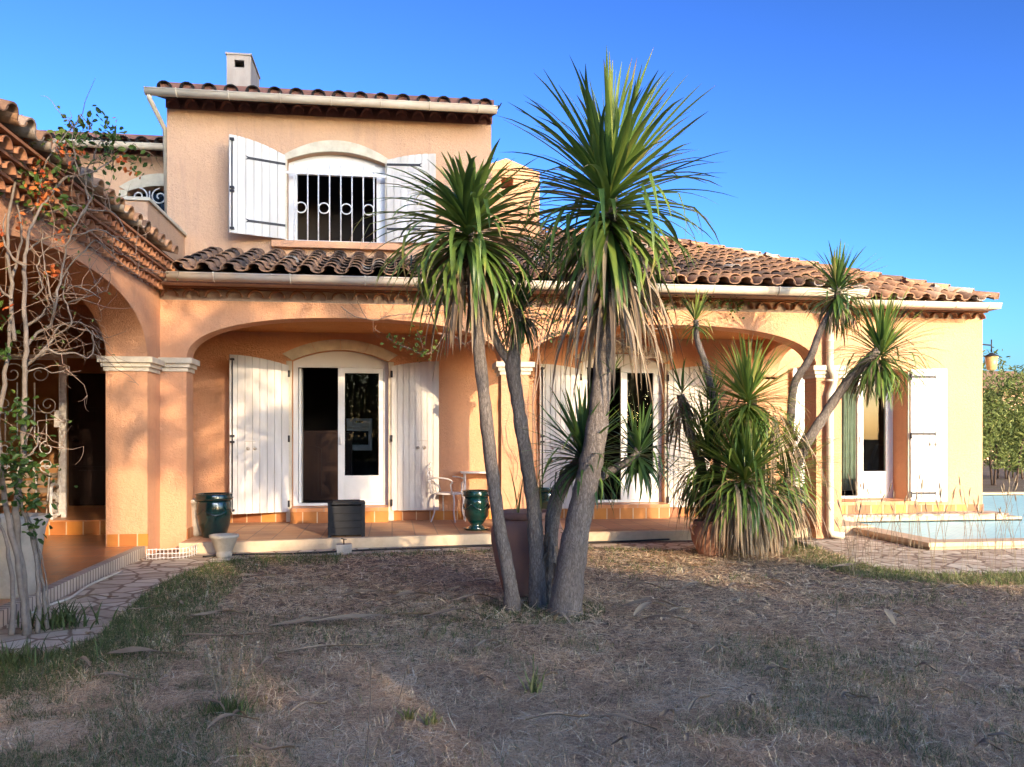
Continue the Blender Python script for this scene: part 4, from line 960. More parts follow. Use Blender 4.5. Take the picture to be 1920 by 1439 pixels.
# ---- white cast chairs
def chair(loc, rz, label, group=None):
    t = thing('garden_chair', loc, label, 'chair', group, rz)
    mb = MB(); mb.lathe((0, 0, .41), [(.19, 0), (.215, .008), (.215, .022), (.19, .03), (.02, .022)], 24); mb.build('seat', M['iron'], t, local=True)
    for (a, b_) in ((-1, -1), (-1, 1), (1, -1), (1, 1)):
        mb = MB(); mb.tube(smooth([(a*.15, b_*.15, .42), (a*.17, b_*.17, .30), (a*.16, b_*.16, .15), (a*.20, b_*.20, .0)], 4), [.014]*6+[.011]*7, 8)
        mb.build('leg', M['iron'], t, local=True)
    # back: frame in the plane y = +.18 (chair faces -y)
    bx = lambda x, z: (x, .19+(z-.42)*.22, z)
    mb = MB(); fr = [bx(-.17, .42), bx(-.20, .60), bx(-.19, .75), bx(-.12, .84), bx(-.05, .86), bx(0, .89), bx(.05, .86), bx(.12, .84), bx(.19, .75), bx(.20, .60), bx(.17, .42)]
    mb.tube(smooth(fr, 4), .012, 7)
    for k in range(-3, 4): mb.tube([bx(k*.05, .45), bx(k*.045+.03*(-1)**k, .62), bx(k*.05, .84-abs(k)*.02)], .007, 5)
    for z in (.50, .58, .66, .74):
        for x in (-.12, -.04, .04, .12): ring(mb, bx(x, z), .036, .006, (1, 0, 0), V((0, .22, 1)).normalized(), 12)
    mb.build('backrest', M['iron'], t, local=True)
    for a in (-1, 1):
        mb = MB(); mb.tube(smooth([(a*.195, .25, .64), (a*.235, .10, .67), (a*.245, -.10, .655), (a*.235, -.17, .61), (a*.21, -.13, .57), (a*.20, -.14, .48), (a*.17, -.13, .42)], 4), .012, 7)
        mb.build('armrest', M['iron'], t, local=True)
    return t
c = PZ(843, 981, ZT); chair((c.x, c.y+.25, ZT), R(62), 'white cast iron garden chair in front of the right kitchen shutter')
c = PZ(1050, 972, ZT); chair((c.x+.05, c.y+.35, ZT), R(-20), 'white garden chair half hidden behind the tall trunks near the second porch door')
c = PZ(1300, 968, ZT); chair((c.x, c.y+.3, ZT), R(-40), 'white garden chair behind the drooping cabbage tree heads')
# table by the wall behind the chair
c = PZ(905, 966, ZT); t = thing('wall_shelf', (c.x, YB-.2, ZT), 'white low wall shelf on scrolled legs right of the white chair', 'shelf')
mb = MB(); x0, x1 = XY(864, YB-.2), XY(938, YB-.2); mb.box((x0, YB-.34, .86), (x1, YB-.04, .885)); mb.build('shelf_top', M['white'], t)
for x in (x0+.06, x1-.06):
    mb = MB(); mb.tube([(x, YB-.06, .86), (x, YB-.06, ZT)], .012, 6); spiral(mb, (x, YB-.16, .76), .08, 1.2, PI/2, .010, (0, 1, 0), (0, 0, 1)); mb.tube([(x, YB-.3, .85), (x, YB-.3, ZT)], .012, 6); mb.build('leg', M['iron'], t)
# ---- bench
bx_, by_ = PZ(96, 1000, WZ).x, PZ(96, 1000, WZ).y
t = thing('bench', (bx_-.62, by_-.05, WZ), 'garden bench with white cast iron ends and weathered wooden slats by the entrance step', 'bench', None, R(8))
for x in (-.66, .66):
    mb = MB()
    mb.tube(smooth([(x, -.22, 0), (x, -.20, .2), (x, -.24, .38), (x, -.22, .62), (x, -.05, .66), (x, .15, .62), (x, .22, .60)], 5), .022, 8)
    mb.tube(smooth([(x, .16, 0), (x, .20, .2), (x, .16, .40), (x, .24, .62), (x, .30, .86)], 5), .026, 8)
    for q in range(5):
        spiral(mb, (x, -.12+.07*q, .52-.02*q), .05, 1.3, q, .013, (0, 1, 0), (0, 0, 1), 1 if q % 2 else -1); spiral(mb, (x, -.14+.07*q, .32), .05, 1.3, q*2, .013, (0, 1, 0), (0, 0, 1)); spiral(mb, (x, -.12+.06*q, .22), .04, 1.3, q*2, .012, (0, 1, 0), (0, 0, 1))
    mb.tube([(x, -.2, .38), (x, .18, .38)], .02, 6); mb.build('bench_end', M['iron'], t, local=True)
for k in range(5):
    mb = MB(); mb.box((-.65, -.2+k*.075, .40), (.65, -.145+k*.075, .425)); mb.build('seat_slat', M['slat'], t, local=True)
for k in range(3):
    mb = MB(); mb.box((-.65, .215+k*.028, .53+k*.10), (.65, .24+k*.028, .60+k*.10)); mb.build('back_slat', M['slat'], t, local=True)
for x in (-.3, .25): mb = MB(); ring(mb, (x, .30, .88), .10, .015); mb.build('crest', M['iron'], t, local=True)
# ---- big planter by the rose
c = PD(22, 1050, 7.05); c.z = WZ; t = thing('large_planter', c, 'large pale grey round planter behind the stems of the climbing rose', 'plant pot')
mb = MB(); mb.lathe(c, [(.17, 0), (.18, .03), (.25, .55), (.27, .60), (.27, .66), (.24, .66), (.22, .60)], 28); mb.build('body', M['greypot'], t)
# ---- odds and ends
c = PZ(645, 1036, .004); t = thing('tap_stone', c, 'small stone block with a garden tap lying on the path below the black box', 'garden tap')
mb = MB(); mb.box((c.x-.09, c.y-.05, .004), (c.x+.09, c.y+.07, .10), None); mb.v = [(x+random.uniform(-.012, .012), y, z+random.uniform(-.01, .01)*(z > .05)) for x, y, z in mb.v]; mb.build('block', M['greypot'], t)
mb = MB(); mb.tube([(c.x, c.y-.02, .10), (c.x, c.y-.03, .17), (c.x-.03, c.y-.06, .18)], .009); mb.tube([(c.x-.035, c.y-.03, .175), (c.x+.035, c.y-.03, .165)], .006); mb.build('tap', M['blackiron'], t)
mb = MB(); hp_ = [PZ(x, y, .02) for x, y in ((380, 1044), (450, 1040), (560, 1038), (640, 1034), (700, 1031), (800, 1028), (900, 1024), (1000, 1022), (1100, 1017), (1180, 1015), (1240, 1012), (1300, 1009))]
mb.tube(smooth(hp_, 4), .012, 6); tag(mb.build('garden_hose', M['hose']), 'thin black hose lying along the foot of the terrace', 'hose')
mb = MB(); cp = [PZ(x, y, .02) for x, y in ((60, 1150), (95, 1134), (130, 1122), (155, 1105), (175, 1094), (230, 1070))]; mb.tube(smooth(cp, 4), .012, 6); tag(mb.build('cable', M['cord']), 'cream cable lying along the edge of the entrance terrace', 'cable')
# white wire edging
mb = MB(); q = [PZ(x, y, 0) for x, y in ((275, 1051), (300, 1050), (330, 1049), (355, 1046), (372, 1038), (382, 1022))]; q = smooth(q, 4)
for z in (.02, .07, .12): mb.tube([p+V((0, 0, z+random.uniform(-.006, .006))) for p in q], .005, 4)
for p in q[::1]: mb.tube([p+V((0, 0, 0)), p+V((0, 0, .13))], .005, 4)
tag(mb.build('wire_edging', M['iron']), 'low white wire mesh edging at the foot of the corner piers', 'edging')
# grey boards leaning on terrace edge
for (a, b_, lab) in ((1108, 1168, 'grey board lying against the terrace edge, left of its pair'), (1184, 1228, 'short grey board against the terrace edge, right of its pair')):
    p0, p1 = PZ(a, 1011, .01), PZ(b_, 1008, .01); mb = MB(); mb.box((p0.x, p0.y-.05, .0), (p1.x, p0.y-.02, .10)); mb.box((p0.x, p0.y-.05, .102), (p1.x, p0.y+.05, .13)); tag(mb.build('board', M['greyplank']), lab, 'board', 'grey boards at the terrace edge')
# door mat
for (px, py, lab, z) in ((612, 980, 'dark door mat on the terrace below the kitchen door', ZT), (190, 997, 'dark door mat before the entrance step', WZ)):
    c = PZ(px, py, z); mb = MB(); mb.box((c.x-.3, c.y-.12, z+.002), (c.x+.3, c.y+.15, z+.014)); tag(mb.build('door_mat', M['black']), lab, 'door mat')
# ---- kitchen contents
y = 15.2; t = thing('kitchen_cabinet', ((XY(562, y)+XY(634, y))/2, y, .3), 'brown wooden kitchen cabinet seen through the open door', 'cabinet')
x0, x1 = XY(555, y), XY(660, y); zt = ZY(600, 812, y); mb = MB(); mb.box((x0, y, .302), (x1, y+.6, zt)); mb.build('body', M['wood'], t)
mb = MB(); mb.box((x0-.02, y-.03, zt+.002), (x1+.02, y+.6, zt+.04)); mb.build('worktop', M['wood'], t)
for k in range(2):
    a = x0+.04+k*(x1-x0)/2; b_ = a+(x1-x0)/2-.08; mb = MB(); mb.plate(segarch(a, b_, .38, zt-.28, .06), [], (0, y, 0), t0=-.02, t1=-.002, **XZ); mb.plate(segarch(a+.06, b_-.06, .46, zt-.36, .06), [], (0, y, 0), t0=-.032, t1=-.0215, **XZ); mb.build('cabinet_door', M['wood'], t)
y = 15.3; x0, x1 = XY(650, y), XY(697, y); z0, z1 = ZY(670, 845, y), ZY(670, 785, y); t = thing('oven', (x0, y, .3), 'white built in oven seen through the right kitchen door pane', 'oven')
mb = MB(); mb.box((x0, y, z0), (x1, y+.5, z1)); mb.build('body', M['oven'], t)
mb = MB(); mb.box((x0+.06, y-.008, z0+.10), (x1-.06, y-.002, z1-.22)); mb.box((x0+.15, y-.008, z1-.08), (x1-.15, y-.002, z1-.04)); mb.build('oven_window', M['black'], t)
mb = MB(); mb.tube([(x0+.05, y-.03, z1-.16), (x1-.05, y-.03, z1-.16)], .012); mb.build('handle', M['oven'], t)
# curtain + blue chair in the right-hand room
mb = MB(); mb.cs = True; x0, x1 = XY(1578, 14.2), XY(1603, 14.2); n = 24; rows = []
for z in (.45, 1.2, 1.9, 2.5): rows.append([mb.V((x0+(x1-x0)*i/n, 14.2+.04*math.sin(i*1.6)+.02*math.sin(i*.7+z), z)) for i in range(n+1)])
for a, b_ in zip(rows[:-1], rows[1:]):
    for i in range(n): mb.F((a[i], a[i+1], b_[i+1], b_[i]))
tag(mb.build('curtain', M['curtain'], fixn=False), 'pale green curtain hanging inside the end door', 'curtain')
c = PY(1652, 860, 15.2); t = thing('armchair', (c.x, 15.2, .3), 'dark blue armchair inside the right hand room', 'chair'); mb = MB(); mb.plate([(-.25, .1), (.22, .1), (.22, .95), (-.05, .95), (-.2, .6)], [], (c.x, 15.2, .3), t0=0, t1=.12, **XZ); mb.build('backrest', M['bluefab'], t); mb = MB(); mb.box((c.x-.25, 14.75, .55), (c.x+.22, 15.19, .68)); mb.build('seat', M['bluefab'], t)
for (a, b_) in ((-.22, 14.8), (.18, 14.8), (-.22, 15.2), (.18, 15.2)):
    mb = MB(); mb.box((c.x+a, b_, .302), (c.x+a+.03, b_+.03, .548)); mb.build('leg', M['wood'], t)

# ------------------------------------------------------------------ climbing rose at the left
rs = random.Random(11)
rose = thing('climbing_rose', tuple(PZ(50, 1188, 0)), 'old climbing rose with bare pale stems, sparse leaves and orange blooms', 'rose')
stems = [
 ([(48, 1192, 6.15), (42, 1110, 6.2), (22, 1000, 6.25), (4, 900, 6.3), (-4, 800, 6.3), (10, 700, 6.3), (22, 560, 6.3), (14, 430, 6.3), (30, 330, 6.3), (10, 250, 6.3)], .030),
 ([(55, 1190, 6.2), (42, 1080, 6.3), (30, 960, 6.3), (42, 860, 6.3), (45, 740, 6.25), (48, 640, 6.2), (46, 560, 6.25), (48, 480, 6.3), (60, 420, 6.35), (90, 370, 6.5)], .034),
 ([(70, 1188, 6.2), (72, 1100, 6.3), (58, 1000, 6.4), (40, 950, 6.35), (42, 860, 6.3), (60, 800, 6.3)], .022),
 ([(88, 1180, 6.3), (80, 1100, 6.4), (68, 1010, 6.45), (50, 960, 6.45)], .020),
 ([(20, 1190, 6.1), (24, 1100, 6.15), (10, 1010, 6.2), (-8, 960, 6.2)], .028),
 ([(28, 640, 6.3), (20, 560, 6.35), (28, 500, 6.4), (40, 440, 6.4), (30, 380, 6.4)], .020),
 ([(95, 1160, 6.35), (88, 1110, 6.4), (80, 1050, 6.4), (62, 1000, 6.4)], .010),
]
def rtube(pts, r, k=5, tip=.35, mat='branch', nm='stem', jit=.007):
    P_ = smooth([PD(*p) for p in pts], k); P_ = [p+V((rs.uniform(-jit, jit), rs.uniform(-jit, jit), 0)) for p in P_]; m_ = len(P_)
    mb = MB(); mb.tube(P_, [r*(1-(1-tip)*i/(m_-1))*rs.uniform(.9, 1.1) for i in range(m_)], 8); mb.build(nm, M[mat], rose); return P_
for pts, r in stems: rtube(pts, r*.85, 5, .30)
br = [
 ([(46, 650), (70, 625), (95, 610), (105, 560), (118, 500), (128, 450), (150, 410), (175, 365)], .013, 6.4),
 ([(48, 680), (75, 668), (90, 650), (112, 612), (150, 605), (165, 620), (195, 640)], .010, 6.5),
 ([(46, 690), (70, 670), (90, 655), (110, 664), (140, 662), (165, 672), (176, 650), (172, 620)], .011, 6.3),
 ([(70, 670), (105, 630), (135, 605), (120, 560), (122, 530), (128, 510)], .009, 6.45),
 ([(45, 615), (75, 595), (88, 575), (100, 578), (90, 530), (80, 480), (78, 430)], .011, 6.5),
 ([(122, 570), (150, 560), (178, 552), (200, 545)], .007, 6.6),
 ([(128, 535), (150, 540), (170, 548), (190, 560)], .007, 6.55),
 ([(50, 470), (80, 450), (110, 440), (150, 440), (185, 430), (230, 455)], .009, 6.7),
 ([(90, 370), (120, 335), (150, 330), (180, 320), (205, 305)], .012, 6.7),
 ([(150, 410), (165, 380), (160, 330), (178, 290), (188, 265)], .009, 6.8),
 ([(60, 420), (95, 400), (140, 385), (175, 395), (215, 400), (240, 440)], .009, 6.8),
 ([(100, 560), (130, 500), (160, 470), (180, 450), (200, 470), (235, 500), (262, 520)], .008, 7.2),
 ([(45, 500), (20, 480), (5, 440), (12, 400)], .010, 6.2),
 ([(45, 700), (75, 690), (100, 700), (130, 690)], .006, 6.3),
 ([(50, 400), (70, 380), (80, 330), (95, 290), (135, 240)], .008, 6.5),
 ([(150, 330), (140, 290), (135, 250), (150, 215)], .006, 6.6),
 ([(205, 305), (230, 290), (250, 270), (255, 285)], .005, 6.8),
 ([(60, 560), (80, 540), (70, 500), (85, 470), (120, 460)], .007, 6.4),
 ([(20, 560), (0, 540), (-20, 500)], .012, 6.3),
 ([(42, 860), (60, 850), (72, 820), (70, 790)], .008, 6.2),
 ([(180, 450), (210, 470), (235, 480), (255, 475)], .004, 7.0),
]
tips = []
for pts, r, d in br:
    pts3 = [(x, y, d+rs.uniform(-.06, .06)) for x, y in pts]; P_ = rtube(pts3, r, 4, .35, 'branch', 'stem', .008); tips += P_[2:]
mb = MB()
def twigs(mb, src, n, lmin, lmax, r=.0035, depth=2, upb=.2):
    ends = []
    for _ in range(n):
        p = V(rs.choice(src)); d = V((rs.gauss(0, 1), rs.gauss(0, .6), rs.gauss(upb, .8))).normalized(); ln = rs.uniform(lmin, lmax); pts = [p]
        for k in range(4): d = (d+V((rs.gauss(0, .35), rs.gauss(0, .35), rs.gauss(0, .35)))).normalized(); pts.append(pts[-1]+d*ln/4)
        mb.tube(pts, [r, r*.85, r*.7, r*.55, r*.3], 4, False); ends += pts[2:]
    if depth > 1: ends += twigs(mb, ends, int(n*1.4), lmin*.5, lmax*.5, r*.65, depth-1, upb)
    return ends
e = twigs(mb, tips, 135, .15, .45); mb.build('twigs', M['twig'], rose, fixn=False)
def blade(mb, c, size, t, asp=.6, rs=rs, upb=.5):
    n = V((rs.gauss(0, 1), rs.gauss(-.3, 1), rs.gauss(upb, 1))).normalized(); a = n.orthogonal().normalized(); th = rs.uniform(0, 6.28); b_ = n.cross(a); u = a*math.cos(th)+b_*math.sin(th); v = n.cross(u)
    c = V(c); pts = [c-u*size*.5, c-u*size*.15+v*size*asp*.45+n*size*.06, c+u*size*.25+v*size*asp*.38+n*size*.04, c+u*size*.5-n*size*.08, c+u*size*.25-v*size*asp*.38+n*size*.04, c-u*size*.15-v*size*asp*.45+n*size*.06]
    i = [mb.V(p, t) for p in pts]; mb.F((i[0], i[1], i[4-0], i[5])) if False else None
    mb.F((i[0], i[1], i[2], i[3])); mb.F((i[0], i[3], i[4], i[5]))
def cluster(mb, px, py, d, rad, n, size, tb=.5, rs=rs):
    c = PD(px, py, d)
    for _ in range(n):
        p = c+V((rs.gauss(0, rad), rs.gauss(0, rad*.7), rs.gauss(0, rad))); blade(mb, p, size*rs.uniform(.6, 1.2), min(1, max(0, rs.gauss(tb, .25))))
mb = MB()
for (x, y, d, rad, n) in ((150, 240, 6.6, .07, 26), (168, 265, 6.7, .10, 34), (130, 262, 6.6, .05, 14), (190, 300, 6.8, .12, 40), (215, 250, 6.7, .05, 12), (255, 295, 6.8, .05, 14), (205, 260, 6.7, .07, 14), (10, 300, 6.3, .10, 34), (30, 330, 6.3, .09, 26), (5, 260, 6.3, .05, 10), (105, 320, 6.5, .06, 16), (60, 350, 6.4, .08, 18), (95, 375, 6.5, .08, 18), (115, 405, 6.5, .06, 16), (8, 600, 6.2, .05, 12), (0, 650, 6.2, .05, 12), (35, 840, 6.25, .12, 60), (40, 900, 6.25, .10, 46), (30, 780, 6.2, .08, 26), (62, 950, 6.3, .07, 26), (48, 880, 6.2, .08, 30), (66, 990, 6.3, .05, 14), (20, 860, 6.2, .1, 30)):
    cluster(mb, x, y, d, rad*1.1, int(n*1.35), .062, .6 if y < 500 else .3)
for p in rs.sample(e, 60): blade(mb, p, .03, .6)
mb.build('leaves', M['leaf'], rose, fixn=False)
mb = MB()
for (x, y, d, n) in ((50, 255, 6.35, 14), (45, 270, 6.35, 8), (68, 305, 6.4, 12), (115, 280, 6.5, 10), (138, 290, 6.6, 7), (85, 345, 6.5, 10), (60, 352, 6.4, 8), (75, 385, 6.5, 12), (82, 370, 6.5, 10), (10, 225, 6.3, 8), (245, 322, 6.8, 6), (225, 297, 6.8, 4), (35, 415, 6.3, 5), (5, 570, 6.2, 5), (100, 510, 6.5, 9), (110, 440, 6.5, 6), (210, 232, 6.7, 3), (0, 450, 6.2, 5)):
    cluster(mb, x, y, d, .035, int(n*1.6), .05, .5)
mb.build('blooms', M['flower'], rose, fixn=False)

# ---- vine on the porch arcade
vine = thing('climbing_vine', (XY(985, 11.1), 11.1, 0), 'sparse climbing vine trained over the centre pier and along the porch cornice', 'vine')
def vt(pts, r, y=11.12):
    mb = MB(); P_ = smooth([PY(x, y_, y+rs.uniform(-.06, 0)) for x, y_ in pts], 5); mb.tube([p+V((rs.uniform(-.01, .01), 0, rs.uniform(-.01, .01))) for p in P_], r, 6); mb.build('stem', M['twig'], vine); return P_
src = []
for pts, r in (([(1003, 1000), (1002, 900), (998, 780), (1005, 700), (1015, 640), (1060, 620), (1120, 610)], .010), ([(985, 990), (990, 880), (985, 760), (960, 700), (965, 650), (990, 600), (1040, 590), (1100, 600), (1180, 605), (1215, 618), (1262, 612)], .010),
               ([(1010, 960), (1008, 850), (1000, 760), (1012, 690), (1000, 600), (1000, 560)], .008), ([(948, 800), (955, 840), (970, 870), (968, 900)], .006), ([(1180, 600), (1200, 585), (1240, 575), (1290, 560), (1350, 555)], .008), ([(975, 700), (950, 640), (930, 600), (900, 590), (860, 580), (800, 585), (740, 592), (700, 600), (660, 590), (640, 575)], .007),
               ([(690, 600), (672, 570), (660, 530), (650, 520)], .006), ([(930, 640), (900, 632), (870, 645), (850, 630), (820, 625)], .007)):
    src += vt(pts, r)
mb = MB(); e = twigs(mb, src, 90, .12, .4, .003, 2); mb.build('twigs', M['twig'], vine, fixn=False)
mb = MB()
for (x, y_, rad, n) in ((1175, 590, .12, 40), (1210, 580, .12, 46), (1245, 570, .1, 40), (1365, 555, .14, 60), (1380, 575, .1, 30), (1330, 560, .1, 24), (1050, 590, .1, 30), (1040, 630, .08, 24), (960, 655, .08, 20), (1010, 600, .1, 16)):
    c = PY(x, y_, 11.0)
    for _ in range(n): blade(mb, c+V((rs.gauss(0, rad), rs.gauss(0, .05), rs.gauss(0, rad))), .05, rs.random()*.7)
mb.build('leaves', M['leaf'], vine, fixn=False)
# hanging leafy shoot and pale dead twig in the arches
mb = MB(); P1_ = smooth([PY(x, y_, 11.0) for x, y_ in ((835, 625), (815, 655), (795, 665), (770, 655), (745, 645), (728, 634))], 4); mb.tube(P1_, .006, 5)
P2_ = smooth([PY(x, y_, 11.0) for x, y_ in ((795, 665), (790, 640), (782, 622))], 3); mb.tube(P2_, .004, 5); mb.build('stem', M['twig'], vine)
mb = MB()
for p in (P1_[2:]+P2_)*4: blade(mb, p+V((rs.gauss(0, .05), rs.gauss(0, .03), rs.gauss(0, .04))), .055, rs.uniform(.6, 1))
mb.build('leaves', M['leaf'], vine, fixn=False)
mb = MB(); dsrc = smooth([PD(x, y_, 6.6) for x, y_ in ((1150, 635), (1165, 645), (1185, 655), (1205, 668), (1218, 672))], 4); mb.tube(dsrc, .005, 5); twigs(mb, dsrc, 40, .05, .14, .003, 2); mb.build('dead_shoot', M['dead'], tC, fixn=False)
# dry bare branches lying on the terrace by the pots
mb = MB(); b0_ = [PZ(x, y_, ZT) for x, y_ in ((965, 985), (960, 978), (970, 975))]
for b_ in b0_: mb.tube(smooth([b_, b_+V((-.03, 0, .4)), b_+V((.02, .02, .65))], 4), .006, 5); twigs(mb, [b_+V((0, 0, .45)), b_+V((0, 0, .6))], 6, .1, .25, .003, 2)
tag(mb.build('dry_shrub', M['twig'], fixn=False), 'thin leafless twigs rising from behind the old jar', 'shrub')

# ------------------------------------------------------------------ shrubs on the right
def bush(name, c, rx, ry, rz_, n, size, mat, label, cat, tb=.5, core=True, stems=True, seed=3, group=None, z0=.2):
    rs2 = random.Random(seed); t = thing(name, (c[0], c[1], 0), label, cat, group); mb = MB()
    lobes = [(rs2.uniform(-.6, .6), rs2.uniform(-.6, .6), rs2.uniform(-.5, .62), rs2.uniform(.28, .5)) for _ in range(14)]
    for _ in range(n):
        lx_, ly_, lz_, lr = rs2.choice(lobes); a, b_ = rs2.uniform(0, 2*PI), math.acos(rs2.uniform(-1, 1)); rr_ = lr*rs2.random()**.4
        p = V((c[0]+rx*(lx_+rr_*math.sin(b_)*math.cos(a)), c[1]+ry*(ly_+rr_*math.sin(b_)*math.sin(a)), c[2]+rz_*(lz_+rr_*math.cos(b_))))
        if p.z < z0: continue
        blade(mb, p, size*rs2.uniform(.6, 1.3), min(1, max(0, rs2.gauss(tb, .25))), .3, rs2, .3)
    mb.build('foliage', M[mat], t, fixn=False)
    if stems:
        mb = MB()
        for k in range(10):
            a = rs2.uniform(0, 6.28); q = V((c[0]+rx*.3*math.cos(a), c[1]+ry*.3*math.sin(a), 0)); mb.tube(smooth([q, q+V((rs2.uniform(-.2, .2), rs2.uniform(-.2, .2), c[2]*.7)), V((c[0]+rx*.6*math.cos(a), c[1]+ry*.6*math.sin(a), c[2]+rz_*.4))], 4), .03, 6)
        mb.build('stems', M['pinebark'], t)
    return t
bush('oleander', (13.3, 20.3, 1.75), 2.0, 1.4, 1.75, 8500, .13, 'oleander', 'bushy olive green shrub beyond the pool, nearest the house corner', 'shrub', .5, seed=3, group='shrubs beyond the pool', z0=.6)
bush('oleander', (16.6, 21.8, 1.9), 2.3, 1.6, 1.9, 8000, .14, 'oleander', 'bushy olive green shrub beyond the pool at the right edge of the photo', 'shrub', .45, seed=5, group='shrubs beyond the pool', z0=.5)
bush('tree', (18.2, 30.5, 3.9), 2.8, 2.0, 2.6, 4200, .24, 'oleander', 'taller airy tree behind the shrubs at the right edge', 'tree', .3, seed=8, z0=1.5)
# dark hedge mass behind
bush('oleander', (20.5, 25.5, 1.6), 2.6, 1.6, 1.7, 6000, .2, 'oleander', 'dark shrub far behind the pool, mostly hidden', 'shrub', .2, seed=9, group='shrubs beyond the pool', z0=.2)
# neighbouring house
nb = thing('house_beyond', (27, 42, 0), 'distant cream house with a low tiled roof, only just visible behind the shrubs', 'house')
mb = MB(); mb.box((22, 42, 0), (36, 50, 4.0)); mb.build('wall', M['wall_up'], nb)
mb = MB(); mb.ct = .6; q = [(21.5, 41.5, 3.9), (36.5, 41.5, 3.9), (36.5, 46, 5.2), (21.5, 46, 5.2), (36.5, 50.5, 3.9), (21.5, 50.5, 3.9)]; i = [mb.V(p) for p in q]; mb.F((i[0], i[1], i[2], i[3])); mb.F((i[3], i[2], i[4], i[5])); mb.F((i[0], i[3], i[5])); mb.F((i[1], i[4], i[2])); mb.build('roof', M['tile'], nb)
# weeds by rose and by the path
def weed(c, n, h, spread, mat, t0=.3, t1=.8, w=.012):
    mb = MB()
    for _ in range(n):
        a = rs.uniform(0, 6.28); p = V(c)+V((rs.gauss(0, spread), rs.gauss(0, spread*.6), 0)); leafstrip(mb, p, a, R(rs.uniform(45, 85)), h*rs.uniform(.5, 1.1), w, R(rs.uniform(10, 70)), rs.uniform(t0, t1), 5)
    return mb
c = PZ(112, 1176, .004); tag(weed(c, 130, .22, .12, 'grass', .0, .35, .02).build('low_shrub', M['grass'], fixn=False), 'low dark green plant on the paving right of the rose stems', 'plant')
c = PZ(20, 1248, 0); tag(weed(c, 170, .16, .2, 'grass', .0, .35, .014).build('low_shrub', M['grass'], fixn=False), 'low green weeds at the left edge of the lawn below the path', 'plant')
# flowering weed with pale spikes
c = PZ(428, 1342, 0); t = thing('flowering_weed', c, 'green weed with upright pale yellow seed spikes on the dry lawn', 'weed')
weed(c, 160, .13, .05, 'grass', .1, .6, .008).build('leaves', M['grass'], t, fixn=False)
for (dx, hh, lean) in ((-.075, .36, -.02), (-.045, .40, -.01), (.045, .44, .03), (.01, .30, 0), (.085, .38, .05)):
    mb = MB(); b_ = c+V((dx*.4, rs.uniform(-.03, .03), 0)); tp_ = b_+V((dx*.8+lean, 0, hh)); mb.tube([b_, (b_+tp_)/2, tp_], .0025, 5)
    for k in range(70):
        f = rs.uniform(.45, 1); p = b_.lerp(tp_, f)+V((rs.gauss(0, .007), rs.gauss(0, .007), 0)); blade(mb, p, .014, .8+.2*rs.random())
    mb.build('flower_spike', M['seed'], t, fixn=False)
for (px, py, h, lab) in ((1000, 1300, .22, 'small single pale spike weed in the middle of the lawn'), (765, 1352, .13, 'small bright green seedling left of its neighbour on the lawn'), (808, 1360, .12, 'small bright green seedling right of its neighbour on the lawn')):
    c = PZ(px, py, 0); mb = weed(c, 26, h*.7, .02, 'grass', .5, 1, .014)
    if h > .2: mb.tube([c, c+V((0, 0, h))], .003, 5)
    tag(mb.build('seedling', M['grass'], fixn=False), lab, 'weed')

# ------------------------------------------------------------------ dry fallen leaves on the lawn
def fallen(px, py, ln, ang, w, t, curl, label, kinkup=0):
    c = PZ(px, py, .0); mb = MB(); mb.cs = True; n = 10; rows = []; p = V((c.x, c.y, .018)); a = R(ang)
    for i in range(n+1):
        s_ = i/n; a2 = a+R(curl)*(s_-.3); d = V((math.cos(a2), math.sin(a2), 0)); sd = V((-math.sin(a2), math.cos(a2), .35*math.sin(s_*6)))
        ww = w*.7*math.sin(PI*min(1, .08+s_*.95))**.6; z = .06+kinkup*.8*math.sin(PI*s_)+.008*math.sin(7*s_+px)
        rows.append([mb.V(V((p.x, p.y, z))+sd*ww, t), mb.V(V((p.x, p.y, z-.008)), t*.9), mb.V(V((p.x, p.y, z))-sd*ww, min(1, t+.1))]); p = p+d*(ln/n)
    for a_, b_ in zip(rows[:-1], rows[1:]): mb.F((a_[0], a_[1], b_[1], b_[0])); mb.F((a_[1], a_[2], b_[2], b_[1]))
    tag(mb.build('dry_leaf', M['dead'], fixn=False), label, 'fallen leaf', 'dry cabbage tree leaves fallen on the lawn')
